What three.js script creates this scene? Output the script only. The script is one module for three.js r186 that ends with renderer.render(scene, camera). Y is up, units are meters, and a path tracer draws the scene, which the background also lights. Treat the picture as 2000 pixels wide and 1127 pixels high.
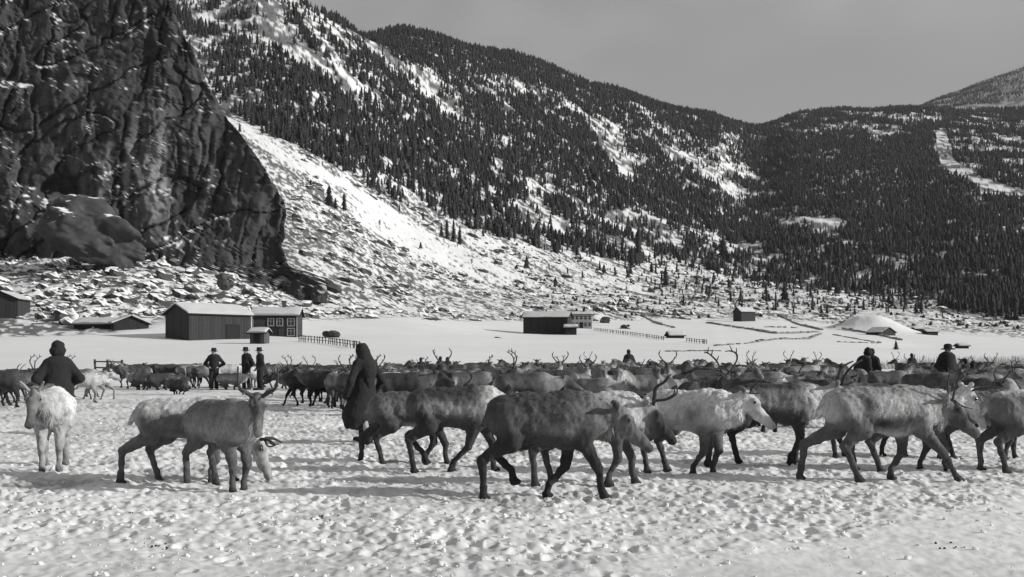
import * as THREE from 'three';
import { mergeGeometries, mergeVertices } from 'three/addons/utils/BufferGeometryUtils.js';

// ---------------------------------------------------------------- camera, sky, sun, exposure
const EYE = 1.54, F = 2000, CX = 1000, HY = 690;          // eye height, focal length, centre and eye level in pixels of the 2000 x 1127 photograph
const grey = (v) => new THREE.Color().setRGB(v, v, v);
const scene = new THREE.Scene();
const camera = new THREE.PerspectiveCamera(2 * Math.atan(563.5 / F) * 180 / Math.PI, 2000 / 1127, 0.3, 20000);
camera.position.set(0, EYE, 0);
camera.setViewOffset(2000, 1127, 0, 563.5 - HY, 2000, 1127);
const renderer = new THREE.WebGLRenderer({ antialias: true });
renderer.toneMapping = THREE.LinearToneMapping;
renderer.toneMappingExposure = 1.0;
renderer.shadowMap.enabled = true;
const SUN_EL = 21 * Math.PI / 180, SUN_AZ = 12 * Math.PI / 180;   // height of the sun; how far it stands towards the camera from due right
const sunDir = new THREE.Vector3(Math.cos(SUN_EL) * Math.cos(SUN_AZ), Math.sin(SUN_EL), Math.cos(SUN_EL) * Math.sin(SUN_AZ));
const sun = new THREE.DirectionalLight(new THREE.Color(1, 0.995, 0.985), 4.7);
sun.position.copy(sunDir).multiplyScalar(400);
sun.castShadow = true; sun.shadow.radius = 1.6; sun.shadow.mapSize.set(2048, 2048);
Object.assign(sun.shadow.camera, { left: -80, right: 80, top: 80, bottom: -80, near: 1, far: 900 });
scene.add(sun, sun.target);
scene.fog = new THREE.FogExp2(grey(0.62), 0.000028);         // thin winter air over the far woods
// ---------------------------------------------------------------- helpers
let seed = 12345;
const rnd = () => { seed = (seed + 0x6D2B79F5) | 0; let t = Math.imul(seed ^ (seed >>> 15), 1 | seed); t = (t + Math.imul(t ^ (t >>> 7), 61 | t)) ^ t; return ((t ^ (t >>> 14)) >>> 0) / 4294967296; };
const rr = (a, b) => a + (b - a) * rnd();
const lerp = (a, b, t) => a + (b - a) * t, clamp = (v, a = 0, b = 1) => Math.min(b, Math.max(a, v));
const sstep = (a, b, v) => { const t = clamp((v - a) / (b - a)); return t * t * (3 - 2 * t); };
const hash3 = (x, y, z) => { let h = Math.imul(x, 374761393) ^ Math.imul(y, 668265263) ^ Math.imul(z, 2147483647 - 1274126177); h = Math.imul(h ^ (h >>> 13), 1274126177); h ^= h >>> 16; return (h >>> 0) / 4294967296; };
function noise(x, y, z = 0) {                               // value noise, -1 .. 1
  const xi = Math.floor(x), yi = Math.floor(y), zi = Math.floor(z);
  let fx = x - xi, fy = y - yi, fz = z - zi;
  fx = fx * fx * fx * (fx * (fx * 6 - 15) + 10); fy = fy * fy * fy * (fy * (fy * 6 - 15) + 10); fz = fz * fz * (3 - 2 * fz);
  const L = (z0) => lerp(lerp(hash3(xi, yi, z0), hash3(xi + 1, yi, z0), fx), lerp(hash3(xi, yi + 1, z0), hash3(xi + 1, yi + 1, z0), fx), fy);
  return 2 * (fz === 0 ? L(zi) : lerp(L(zi), L(zi + 1), fz)) - 1;
}
function fbm(x, y, z = 0, o = 4) { let s = 0, a = 0.5; for (let i = 0; i < o; i++) { s += a * noise(x, y, z); x = x * 2.03 + 17.1; y = y * 2.03 - 9.7; z = z === 0 ? 0 : z * 2.03 + 5.3; a *= 0.5; } return s; }
{ // a thin winter sky, neutral as the plate is: paler towards the skyline and towards the sun, thin high cloud
  const w = 512, h = 256, data = new Float32Array(w * h * 4);
  for (let j = 0; j < h; j++) for (let i = 0; i < w; i++) {
    const el = (j + 0.5) / h * Math.PI - Math.PI / 2, az = (i + 0.5) / w * 2 * Math.PI;
    const e = Math.max(0, el);
    let L = 0.20 + 0.26 * Math.exp(-e / 0.19) + 0.10 * Math.min(1, e / 0.8);
    // direction of the texel, three's equirectangular convention
    const dx = Math.cos(el) * Math.cos(az - Math.PI), dz = Math.cos(el) * Math.sin(az - Math.PI), dy = Math.sin(el);
    const c = dx * sunDir.x + dy * sunDir.y + dz * sunDir.z;
    L += 0.07 * Math.exp((c - 1) * 2.2);
    L += 0.10 * clamp((e - 0.24) / 0.10) * clamp(0.45 + 1.3 * fbm(dx * 5 / (dy + 0.25), dz * 5 / (dy + 0.25) + 3, 0, 5)) * (1 - clamp((e - 0.9) / 0.5));   // thin high cloud
    if (el < 0) L = 0.3;
    const k = (j * w + i) * 4;
    data[k] = data[k + 1] = data[k + 2] = L; data[k + 3] = 1;
  }
  const t = new THREE.DataTexture(data, w, h, THREE.RGBAFormat, THREE.FloatType);
  t.mapping = THREE.EquirectangularReflectionMapping; t.magFilter = t.minFilter = THREE.LinearFilter; t.needsUpdate = true;
  scene.background = t; scene.environment = t;
}

const P = (x, y, d) => new THREE.Vector3((x - CX) / F * d, EYE + (HY - y) / F * d, -d);   // the point seen at a photograph pixel at a given depth in metres
const used = {};
function numbered(n) { if (!(n in used)) { used[n] = 0; return n; } used[n]++; return n + '_' + String(used[n]).padStart(3, '0'); }
const mat = (v, o = {}) => new THREE.MeshStandardMaterial({ color: grey(v), roughness: 0.95, metalness: 0, ...o });
function shade(o) { o.traverse((m) => { if (m.isMesh) { m.castShadow = true; m.receiveShadow = true; } }); return o; }
function struct(name, geo, m) { const o = new THREE.Mesh(geo, m); o.name = numbered(name); o.userData.kind = 'structure'; scene.add(shade(o)); return o; }
function thing(name, label, category, pos, turn = 0, group) {
  const o = new THREE.Group(); o.name = numbered(name); scene.add(o); o.position.copy(pos); o.rotation.y = turn;
  o.userData = { label, category }; if (group) o.userData.group = group; return o;
}
function part(parent, name, geo, m, label) { const o = new THREE.Mesh(geo, m); o.name = name; if (label) o.userData.label = label; parent.add(shade(o)); return o; }
function geoOf(pos, idx, col) {
  const g = new THREE.BufferGeometry(); g.setAttribute('position', new THREE.BufferAttribute(pos instanceof Float32Array ? pos : new Float32Array(pos), 3));
  if (col) g.setAttribute('color', new THREE.BufferAttribute(col instanceof Float32Array ? col : new Float32Array(col), 3));
  g.setIndex(idx instanceof Uint32Array ? new THREE.BufferAttribute(idx, 1) : idx); g.computeVertexNormals(); return g;
}
const merge = (list) => mergeGeometries(list.map((g) => { const q = g.index ? g.toNonIndexed() : g.clone(); for (const k of Object.keys(q.attributes)) if (!['position', 'normal', 'color'].includes(k)) q.deleteAttribute(k); return q; }));
const boxG = (w, h, d, x, y, z, ry = 0, rx = 0, rz = 0) => { const g = new THREE.BoxGeometry(w, h, d); if (rx) g.rotateX(rx); if (rz) g.rotateZ(rz); if (ry) g.rotateY(ry); g.translate(x, y, z); return g; };
function inPoly(x, y, p) { let c = false; for (let i = 0, j = p.length - 1; i < p.length; j = i++) if ((p[i][1] > y) !== (p[j][1] > y) && x < (p[j][0] - p[i][0]) * (y - p[i][1]) / (p[j][1] - p[i][1]) + p[i][0]) c = !c; return c; }
const along = (pts, x) => { if (x <= pts[0][0]) return pts[0][1]; for (let i = 1; i < pts.length; i++) if (x <= pts[i][0]) return lerp(pts[i - 1][1], pts[i][1], (x - pts[i - 1][0]) / (pts[i][0] - pts[i - 1][0])); return pts[pts.length - 1][1]; };
function tubeG(points, radii, sides = 6, seg = 0) {          // a tapered tube through points
  const c = new THREE.CatmullRomCurve3(points.map((p) => new THREE.Vector3(...p))), n = seg || (points.length - 1) * 4, fr = c.computeFrenetFrames(n), pos = [], idx = [];
  for (let i = 0; i <= n; i++) {
    const t = i / n, p = c.getPoint(t), k = t * (radii.length - 1), a = Math.min(radii.length - 2, Math.floor(k)), r = lerp(radii[a], radii[a + 1], k - a);
    const ti = c.getUtoTmapping ? t : t, N = fr.normals[Math.round(ti * n)], B = fr.binormals[Math.round(ti * n)];
    for (let s = 0; s < sides; s++) { const q = s / sides * 2 * Math.PI, x = Math.cos(q) * r, y = Math.sin(q) * r; pos.push(p.x + N.x * x + B.x * y, p.y + N.y * x + B.y * y, p.z + N.z * x + B.z * y); }
  }
  for (let i = 0; i < n; i++) for (let s = 0; s < sides; s++) { const a = i * sides + s, b = i * sides + (s + 1) % sides; idx.push(a, b, a + sides, b, b + sides, a + sides); }
  const e = pos.length / 3, p0 = c.getPoint(0), p1 = c.getPoint(1); pos.push(p0.x, p0.y, p0.z, p1.x, p1.y, p1.z);
  for (let s = 0; s < sides; s++) { idx.push(e, (s + 1) % sides, s, e + 1, n * sides + s, n * sides + (s + 1) % sides); }
  return geoOf(pos, idx);
}

// ---------------------------------------------------------------- the land: one height for every place of the valley
// For bearings given by their photograph column: distance and the row at which the ground stands there.
const COLS = [
  [-500, [[60, 741], [110, 704], [150, 672], [190, 640], [240, 570], [300, 500], [420, 420], [700, 150], [1100, -150], [1600, -300], [2400, 0], [4000, 300]]],
  [0, [[60, 741], [110, 708], [150, 672], [185, 646], [230, 590], [300, 505], [420, 440], [700, 200], [1100, -100], [1500, -200], [2400, 50], [4000, 300]]],
  [200, [[60, 741], [110, 708], [150, 676], [182, 648], [230, 590], [300, 505], [420, 440], [700, 200], [1000, -20], [1400, -150], [2400, 60], [4000, 300]]],
  [400, [[60, 741], [110, 710], [160, 671], [185, 655], [240, 602], [310, 520], [420, 440], [700, 210], [950, 40], [1300, -110], [2400, 100], [4000, 320]]],
  [600, [[60, 741], [110, 709], [165, 669], [200, 655], [260, 622], [320, 570], [400, 490], [500, 400], [650, 290], [850, 150], [1120, -5], [1500, 130], [4000, 400]]],
  [800, [[60, 741], [110, 709], [170, 673], [230, 650], [330, 612], [420, 570], [520, 505], [650, 420], [820, 310], [1020, 190], [1240, 95], [1420, 46], [1700, 160], [4000, 420]]],
  [1000, [[60, 741], [120, 708], [200, 671], [290, 650], [400, 620], [520, 575], [650, 505], [800, 425], [1000, 325], [1300, 190], [1580, 96], [1950, 190], [4000, 420]]],
  [1200, [[60, 741], [120, 708], [220, 671], [330, 647], [450, 625], [600, 582], [750, 525], [950, 435], [1200, 330], [1500, 235], [1740, 168], [2150, 250], [4000, 420]]],
  [1400, [[60, 741], [120, 708], [240, 670], [380, 645], [520, 622], [700, 580], [900, 520], [1150, 430], [1400, 345], [1680, 262], [1900, 217], [2300, 290], [4000, 420]]],
  [1480, [[60, 741], [120, 709], [240, 674], [380, 648], [520, 622], [700, 585], [900, 535], [1200, 440], [1500, 350], [1800, 282], [2050, 243], [2500, 290], [4000, 400]]],
  [1560, [[60, 741], [120, 710], [240, 678], [380, 652], [520, 628], [700, 588], [900, 532], [1200, 425], [1500, 330], [1900, 250], [2200, 219], [2800, 270], [4000, 380]]],
  [1680, [[60, 741], [120, 712], [240, 684], [380, 656], [500, 640], [700, 594], [900, 532], [1200, 420], [1500, 322], [1900, 248], [2250, 213], [2800, 250], [4000, 330]]],
  [1800, [[60, 741], [120, 713], [200, 697], [300, 678], [400, 656], [500, 640], [700, 590], [900, 525], [1200, 415], [1500, 320], [1900, 250], [2200, 211], [2700, 222], [3300, 207], [4200, 300]]],
  [1900, [[60, 741], [120, 713], [200, 698], [300, 680], [400, 660], [520, 638], [700, 585], [900, 505], [1200, 400], [1500, 318], [1900, 256], [2300, 226], [2800, 205], [3400, 162], [4300, 260]]],
  [2000, [[60, 741], [120, 713], [200, 699], [300, 682], [400, 664], [520, 638], [700, 580], [900, 495], [1200, 395], [1500, 320], [1900, 262], [2300, 232], [2800, 185], [3400, 124], [4300, 230]]],
  [2400, [[60, 741], [120, 713], [200, 699], [300, 684], [400, 668], [520, 645], [700, 590], [900, 500], [1200, 400], [1500, 330], [1900, 270], [2300, 220], [2800, 150], [3400, 60], [4300, 200]]],
];
const ND = 360, LD0 = Math.log(50), LD1 = Math.log(6000);
const TAB = COLS.map(([x, list]) => {
  const hs = list.map(([d, y]) => [Math.log(d), d <= 60 ? 0 : EYE + (HY - y) / F * d]);
  let a = new Float64Array(ND);
  for (let i = 0; i < ND; i++) a[i] = along(hs, lerp(LD0, LD1, i / (ND - 1)));
  for (let k = 0; k < 3; k++) { const b = a.slice(); for (let i = 2; i < ND - 2; i++) b[i] = (a[i - 2] + a[i - 1] + a[i] + a[i + 1] + a[i + 2]) / 5; a = b; }
  return a;
});
function baseHeight(px, d) {
  if (d <= 52) return 0;
  const k = clamp((Math.log(d) - LD0) / (LD1 - LD0), 0, 0.9999) * (ND - 1), i = Math.floor(k), f = k - i;
  const at = (c) => lerp(TAB[c][i], TAB[c][Math.min(ND - 1, i + 1)], f);
  let c = 0; while (c < COLS.length - 2 && px > COLS[c + 1][0]) c++;
  const t = clamp((px - COLS[c][0]) / (COLS[c + 1][0] - COLS[c][0]));
  const p0 = at(Math.max(0, c - 1)), p1 = at(c), p2 = at(c + 1), p3 = at(Math.min(COLS.length - 1, c + 2));
  const m1 = (p2 - p0) / 2, m2 = (p3 - p1) / 2, t2 = t * t, t3 = t2 * t;
  return (2 * t3 - 3 * t2 + 1) * p1 + (t3 - 2 * t2 + t) * m1 + (-2 * t3 + 3 * t2) * p2 + (t3 - t2) * m2;
}
// how rough the ground is: 0 on the field, 1 on the scree (the foot of the scree runs away to the right)
const SCREE = [[-500, 190], [0, 186], [200, 188], [320, 205], [480, 225], [600, 250], [800, 290], [1000, 350], [1200, 430], [1400, 500], [1600, 520], [1800, 470], [2000, 450]];
const streak = (x, z) => { const u = x * 0.62 + z * 0.78, v = -x * 0.78 + z * 0.62; return [u, v]; };   // ledges of the scree run down and to the right
function groundAt(x, z) {
  const d = Math.max(0.5, -z), px = CX + x / d * F, r = Math.hypot(x, z);
  let ang = Math.atan2(x, -z);                              // bearing
  let h;
  if (Math.abs(ang) < 0.66) h = baseHeight(px, d);
  else { const s = Math.sign(ang), k = 0.66; h = baseHeight(CX + s * Math.tan(k) * F, r * Math.cos(k)); h *= 1 - (s > 0 ? 0.97 : 0.75) * sstep(0.66, 1.3, Math.abs(ang)); if (Math.abs(ang) > 1.5) h *= 1 - 0.6 * sstep(1.5, 2.2, Math.abs(ang)); }
  if (r > 50) {
    const sc = along(SCREE, px), rough = sstep(sc * 0.97, sc * 1.12, r);
    h += 0.10 * fbm(x / 9, z / 9) * sstep(50, 80, r);
    if (rough > 0) {
      const [u, v] = streak(x, z);
      h += rough * ((0.5 + Math.min(7, r / 160)) * fbm(x / 90 + 3, z / 90, 0, 3) + Math.min(1.6, 0.35 + r / 900) * fbm(u / 26, v / 9, 0, 3) + 0.22 * noise(u / 4, v / 2.4) + 0.16 * noise(x / 1.7, z / 1.7));
    }
    // the rounded snow heap beside the farm on the right
    { const q = P(1702, 640, 430), dx = (x - q.x) / 13, dz = (z - q.z) / 18; h += 0.5 * Math.exp(-dx * dx - dz * dz) * fbm(x / 4, z / 4) + 7.0 * Math.exp(-Math.pow(dx * dx + dz * dz, 1.15)); }
    // drift behind the big barn
    { const q = P(420, 640, 200), dx = (x - q.x) / 10, dz = (z - q.z) / 12; h += 1.6 * Math.exp(-(dx * dx + dz * dz)); }
  }
  return h;
}
const rowOf = (x, z) => HY - (groundAt(x, z) - EYE) * F / -z;
function hit(px, py, d0 = 55, d1 = 4200) {                   // the place on the ground that the photograph shows at a pixel
  for (let d = d0; d < d1; d *= 1.004) { const x = (px - CX) / F * d; if (rowOf(x, -d) <= py) return new THREE.Vector3(x, groundAt(x, -d), -d); }
  return null;
}
const standAt = (px, d, dy = 0) => { const x = (px - CX) / F * d; return new THREE.Vector3(x, (d < 56 ? snowAt(x, -d) : groundAt(x, -d)) + dy, -d); };

// trampled snow of the near field, in metres
function trample(x, z) {                                     // 1 churned by hooves, 0 wind-packed
  const d = -z, px = CX + x / Math.max(d, 1) * F;
  let t = 1 - sstep(40, 56, Math.hypot(x, z)) * 0.7;
  const py = HY + EYE * F / Math.max(d, 1);
  const edge = 1135 - (px - 1180) * 0.205 + 26 * fbm(x * 0.8, z * 0.8);   // untouched drift near the lower right corner
  if (px > 900) t *= 1 - 0.8 * sstep(-16, 26, py - edge);
  t *= 1 - 0.45 * sstep(1010, 1120, py + 30 * fbm(x * 1.1 + 4, z * 1.1));
  return t * (0.62 + 0.62 * clamp(0.5 + 1.3 * fbm(x / 1.9, z / 1.9, 0, 3)));
}
function snowAt(x, z) {
  const r = Math.hypot(x, z), t = trample(x, z), near = 1 - sstep(30, 56, r);
  let h = 0.05 * fbm(x / 2.2, z / 2.2, 0, 3);
  const a = fbm(x * 1.7 + 0.3 * noise(x * 3, z * 3), z * 1.7, 0, 3), b = noise(x * 4.3 + 7, z * 4.3), c = noise(x * 9.5, z * 9.5 + 3), e = noise(x * 19, z * 19 + 8);
  h += t * near * (0.030 * a + 0.020 * (Math.abs(b) - 0.4) + 0.020 * c + 0.016 * e * (r < 26 ? 1 : 0.5));
  { // hoof prints: a pit with a raised rim in many cells of a jittered grid
    const gx = x / 0.27, gz = z / 0.27, ix = Math.floor(gx), iz = Math.floor(gz);
    if (r < 40) for (let i = ix - 1; i <= ix + 1; i++) for (let k = iz - 1; k <= iz + 1; k++) { const q = hash3(i, k, 71); if (q > 0.66 * t - 0.12) continue; const dx = gx - i - hash3(i, k, 5), dz = gz - k - hash3(i, k, 9), m = Math.hypot(dx * 1.3, dz) / 0.30; if (m < 2) h += near * (-0.032 * Math.exp(-m * m * 1.6) + 0.011 * Math.exp(-Math.pow((m - 1.15) / 0.3, 2))); }
  }
  h += (1 - t) * near * (0.012 * fbm(x * 2.2, z * 3, 0, 2) + 0.008 * fbm(x * 10, z * 10, 0, 3) + 0.005 * Math.sin(x * 7 + z * 26 + 4 * noise(x * 1.2, z * 1.2)) * clamp(noise(x * 0.9, z * 1.6) + 0.3));
  return h * (0.3 + 0.7 * near);
}
function polar(radii, angles, height, tone) {
  const nr = radii.length, na = angles.length, pos = new Float32Array(nr * na * 3), col = new Float32Array(nr * na * 3), idx = new Uint32Array((nr - 1) * (na - 1) * 6);
  let k = 0;
  for (let i = 0; i < nr; i++) for (let j = 0; j < na; j++) {
    const x = radii[i] * Math.sin(angles[j]), z = -radii[i] * Math.cos(angles[j]), y = height(x, z, radii[i]);
    pos[k] = x; pos[k + 1] = y; pos[k + 2] = z; k += 3;
  }
  k = 0;
  for (let i = 0; i < nr - 1; i++) for (let j = 0; j < na - 1; j++) { const a = i * na + j, b = a + 1, c = a + na, e = c + 1; idx[k++] = a; idx[k++] = b; idx[k++] = c; idx[k++] = b; idx[k++] = e; idx[k++] = c; }
  const g = geoOf(pos, idx, col), N = g.attributes.normal.array;
  if (N[1] < 0) { for (let i = 0; i < idx.length; i += 3) { const t = idx[i]; idx[i] = idx[i + 1]; idx[i + 1] = t; } g.computeVertexNormals(); }
  const M = g.attributes.normal.array;
  for (let i = 0; i < nr * na; i++) { const v = tone(pos[i * 3], pos[i * 3 + 2], pos[i * 3 + 1], M[i * 3 + 1]); col[i * 3] = col[i * 3 + 1] = col[i * 3 + 2] = v; }
  return g;
}
const bearings = (n, half) => { const a = []; for (let i = 0; i <= 24; i++) a.push(lerp(-Math.PI, -half, i / 25)); for (let i = 0; i <= n; i++) a.push(lerp(-half, half, i / n)); for (let i = 1; i <= 25; i++) a.push(lerp(half, Math.PI, i / 25)); return a; };

const groundMat = new THREE.MeshStandardMaterial({ vertexColors: true, roughness: 1 });
{ // near snow
  const radii = [0.2, 1, 2, 3, 3.8]; let r = 4.4;
  while (r < 60) { radii.push(r); r *= r < 6 ? 1.012 : r < 24 ? 1.0052 : 1.011; } radii.push(60);
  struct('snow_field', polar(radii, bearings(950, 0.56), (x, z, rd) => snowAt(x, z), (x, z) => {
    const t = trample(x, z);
    return clamp(0.74 - 0.17 * t * sstep(-0.15, 0.45, fbm(x * 1.3 + 9, z * 0.9, 0, 3)) - 0.15 * sstep(0.0, 0.5, noise(x * 7, z * 6 + 40)) * t - 0.10 * sstep(0.1, 0.6, noise(x * 17, z * 15 + 9)) * t - 0.12 * (1 - sstep(7.2, 8.8, Math.hypot(x, z))) + 0.05 * noise(x * 14, z * 11), 0.35, 0.87);  // closest snow coloured darker: foreground shade put into the tone
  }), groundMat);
}

// what covers the slopes, by the photograph's own regions (column, row), each a region of the hillside
const BARE = [ // open snow: chutes, clearings
  [[430, 222], [520, 262], [640, 335], [740, 392], [860, 460], [960, 510], [1020, 545], [980, 560], [860, 520], [760, 470], [690, 430], [620, 360], [560, 320], [490, 275]],
  [[1155, 255], [1200, 290], [1245, 345], [1215, 345], [1180, 300]],
  [[1825, 252], [1850, 262], [1860, 310], [1910, 345], [2010, 375], [2010, 392], [1920, 378], [1870, 345], [1835, 320]],
  [[480, 20], [560, 60], [640, 130], [600, 135], [520, 80]], [[640, 60], [690, 85], [720, 105], [680, 95]], [[590, 170], [650, 195], [640, 205]], [[800, 140], [850, 165], [880, 190], [830, 180]],
  [[1640, 648], [1680, 610], [1720, 606], [1770, 640], [1740, 655]],
];
const DARK = [ // thick wood
  [[390, 95], [460, 110], [560, 140], [650, 180], [720, 205], [780, 245], [900, 235], [960, 260], [1040, 330], [1010, 390], [940, 440], [860, 425], [790, 365], [720, 340], [660, 318], [560, 268], [470, 228], [405, 165]],
  [[600, -40], [740, 40], [850, 48], [1000, 85], [1250, 180], [1480, 235], [1500, 268], [1400, 262], [1250, 236], [1120, 190], [1000, 150], [900, 150], [780, 120], [690, 50]],
  [[880, 200], [1000, 180], [1120, 230], [1230, 330], [1400, 380], [1500, 430], [1620, 470], [1750, 540], [1600, 520], [1450, 470], [1300, 430], [1150, 400], [1040, 330]],
  [[1420, 290], [1500, 250], [1620, 275], [1820, 265], [1830, 330], [1900, 365], [2010, 400], [2010, 640], [1890, 650], [1870, 560], [1760, 520], [1640, 430], [1540, 390]],
];
const LIGHTER = [ // thin wood with much snow between
  [[430, -20], [640, 0], [720, 90], [880, 170], [940, 230], [800, 240], [680, 180], [540, 130], [400, 80], [340, 0]],
  [[1000, 130], [1120, 200], [1240, 260], [1360, 300], [1500, 360], [1480, 400], [1350, 350], [1220, 330], [1100, 260], [1000, 190]],
  [[900, 420], [1060, 390], [1250, 420], [1500, 470], [1700, 540], [1880, 580], [1880, 640], [1500, 580], [1250, 520], [1000, 480]],
  [[1480, 240], [1560, 215], [1800, 205], [2010, 230], [2010, 300], [1850, 300], [1600, 290]],
  [[1540, 380], [1640, 420], [1720, 500], [1640, 510], [1560, 450]], [[1680, 360], [1760, 380], [1760, 450], [1690, 420]],
];
const WOODLINE = [[300, 60], [430, 215], [640, 322], [800, 405], [950, 462], [1100, 492], [1300, 520], [1500, 555], [1700, 575], [1860, 600], [2000, 650]];
function cover(px, py, x, z) {                               // how wooded a place is, 0 .. 1
  if (BARE.some((p) => inPoly(px, py, p))) return 0.01;
  if (px > 1800 && py < 216 - (px - 1800) * 0.02) return 0.10 + (py < along([[1800, 205], [1830, 195], [1900, 160], [2000, 124]], px) + 16 ? 0.5 : 0); // the far bald dome
  if (py > along(WOODLINE, px) + 14 * fbm(x / 30, z / 30)) return px > 1100 ? 0.09 * sstep(1000, 1400, px) * (1 - sstep(0, 90, py - along(WOODLINE, px))) + 0.015 : 0.012 * (1 - sstep(30, 120, py - along(WOODLINE, px)));
  let c = 0.66;
  if (DARK.some((p) => inPoly(px, py, p))) c = 0.98; else if (LIGHTER.some((p) => inPoly(px, py, p))) c = 0.52;
  const n = 0.9 * fbm(x / 46 + 11, z / 60, 0, 3) + 0.9 * fbm(x / 13, z / 20 + 5, 0, 2);
  return clamp(c + (c > 0.8 ? 0.85 : 1.25) * n, 0.02, 1);
}
function slopeTone(x, z, y, ny) {
  const d = -z, r = Math.hypot(x, z);
  if (d < 20) return 0.78;
  const px = CX + x / d * F, py = HY - (y - EYE) * F / d, sc = along(SCREE, px), rough = sstep(sc * 0.98, sc * 1.05, r);
  let v = 0.70 + 0.035 * fbm(x / 12, z / 5);
  if (rough <= 0) return v;
  const [u, w] = streak(x, z), bare = BARE.some((p) => inPoly(px, py, p));
  const near = 1 - sstep(500, 900, r);
  let m = 0.60 * fbm(u / 10, w / 3.6, 0, 3) + 0.40 * noise(u / 3.0 + 50, w / 1.2) * near + 0.38 * noise(x / 1.1 + 20, z / 1.1) * near + 0.35 * fbm(u / 42, w / 26, 0, 2) + 0.4 * fbm(u / 30, w / 7 + 9, 0, 2) * (1 - near);
  let th = px < 330 ? -0.03 : lerp(-0.02, 0.08, sstep(500, 1000, px));
  th += 0.10 * sstep(0, 90, py - along([[0, 600], [600, 580], [900, 575], [1300, 590], [2000, 620]], px));
  if (bare) th = 0.40 + 0.2 * noise(x / 20, z / 20);
  if (py < along(WOODLINE, px)) th = -0.02;
  if (px > 1800 && py < 214) { th = 0.0; m = 0.5 * fbm(x / 60, z / 90 + y / 30) + 0.5 * noise(x / 13, y / 24); v = 0.30; }
  const rock = sstep(th - 0.06, th + 0.10, m) * rough;
  return lerp(v, 0.085 + 0.05 * noise(x / 2, z / 2), rock * 0.95);
}
{
  const radii = []; let r = 57;
  while (r < 150) { radii.push(r); r *= 1.02; } while (r < 2600) { radii.push(r); r *= r < 900 ? 1.0058 : 1.0075; } while (r < 6000) { radii.push(r); r *= 1.02; } radii.push(9000);
  struct('hillside', polar(radii, bearings(1150, 0.55), (x, z, rd) => groundAt(x, z) - 0.3 * (1 - sstep(57, 64, rd)), slopeTone), groundMat);
}

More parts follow.
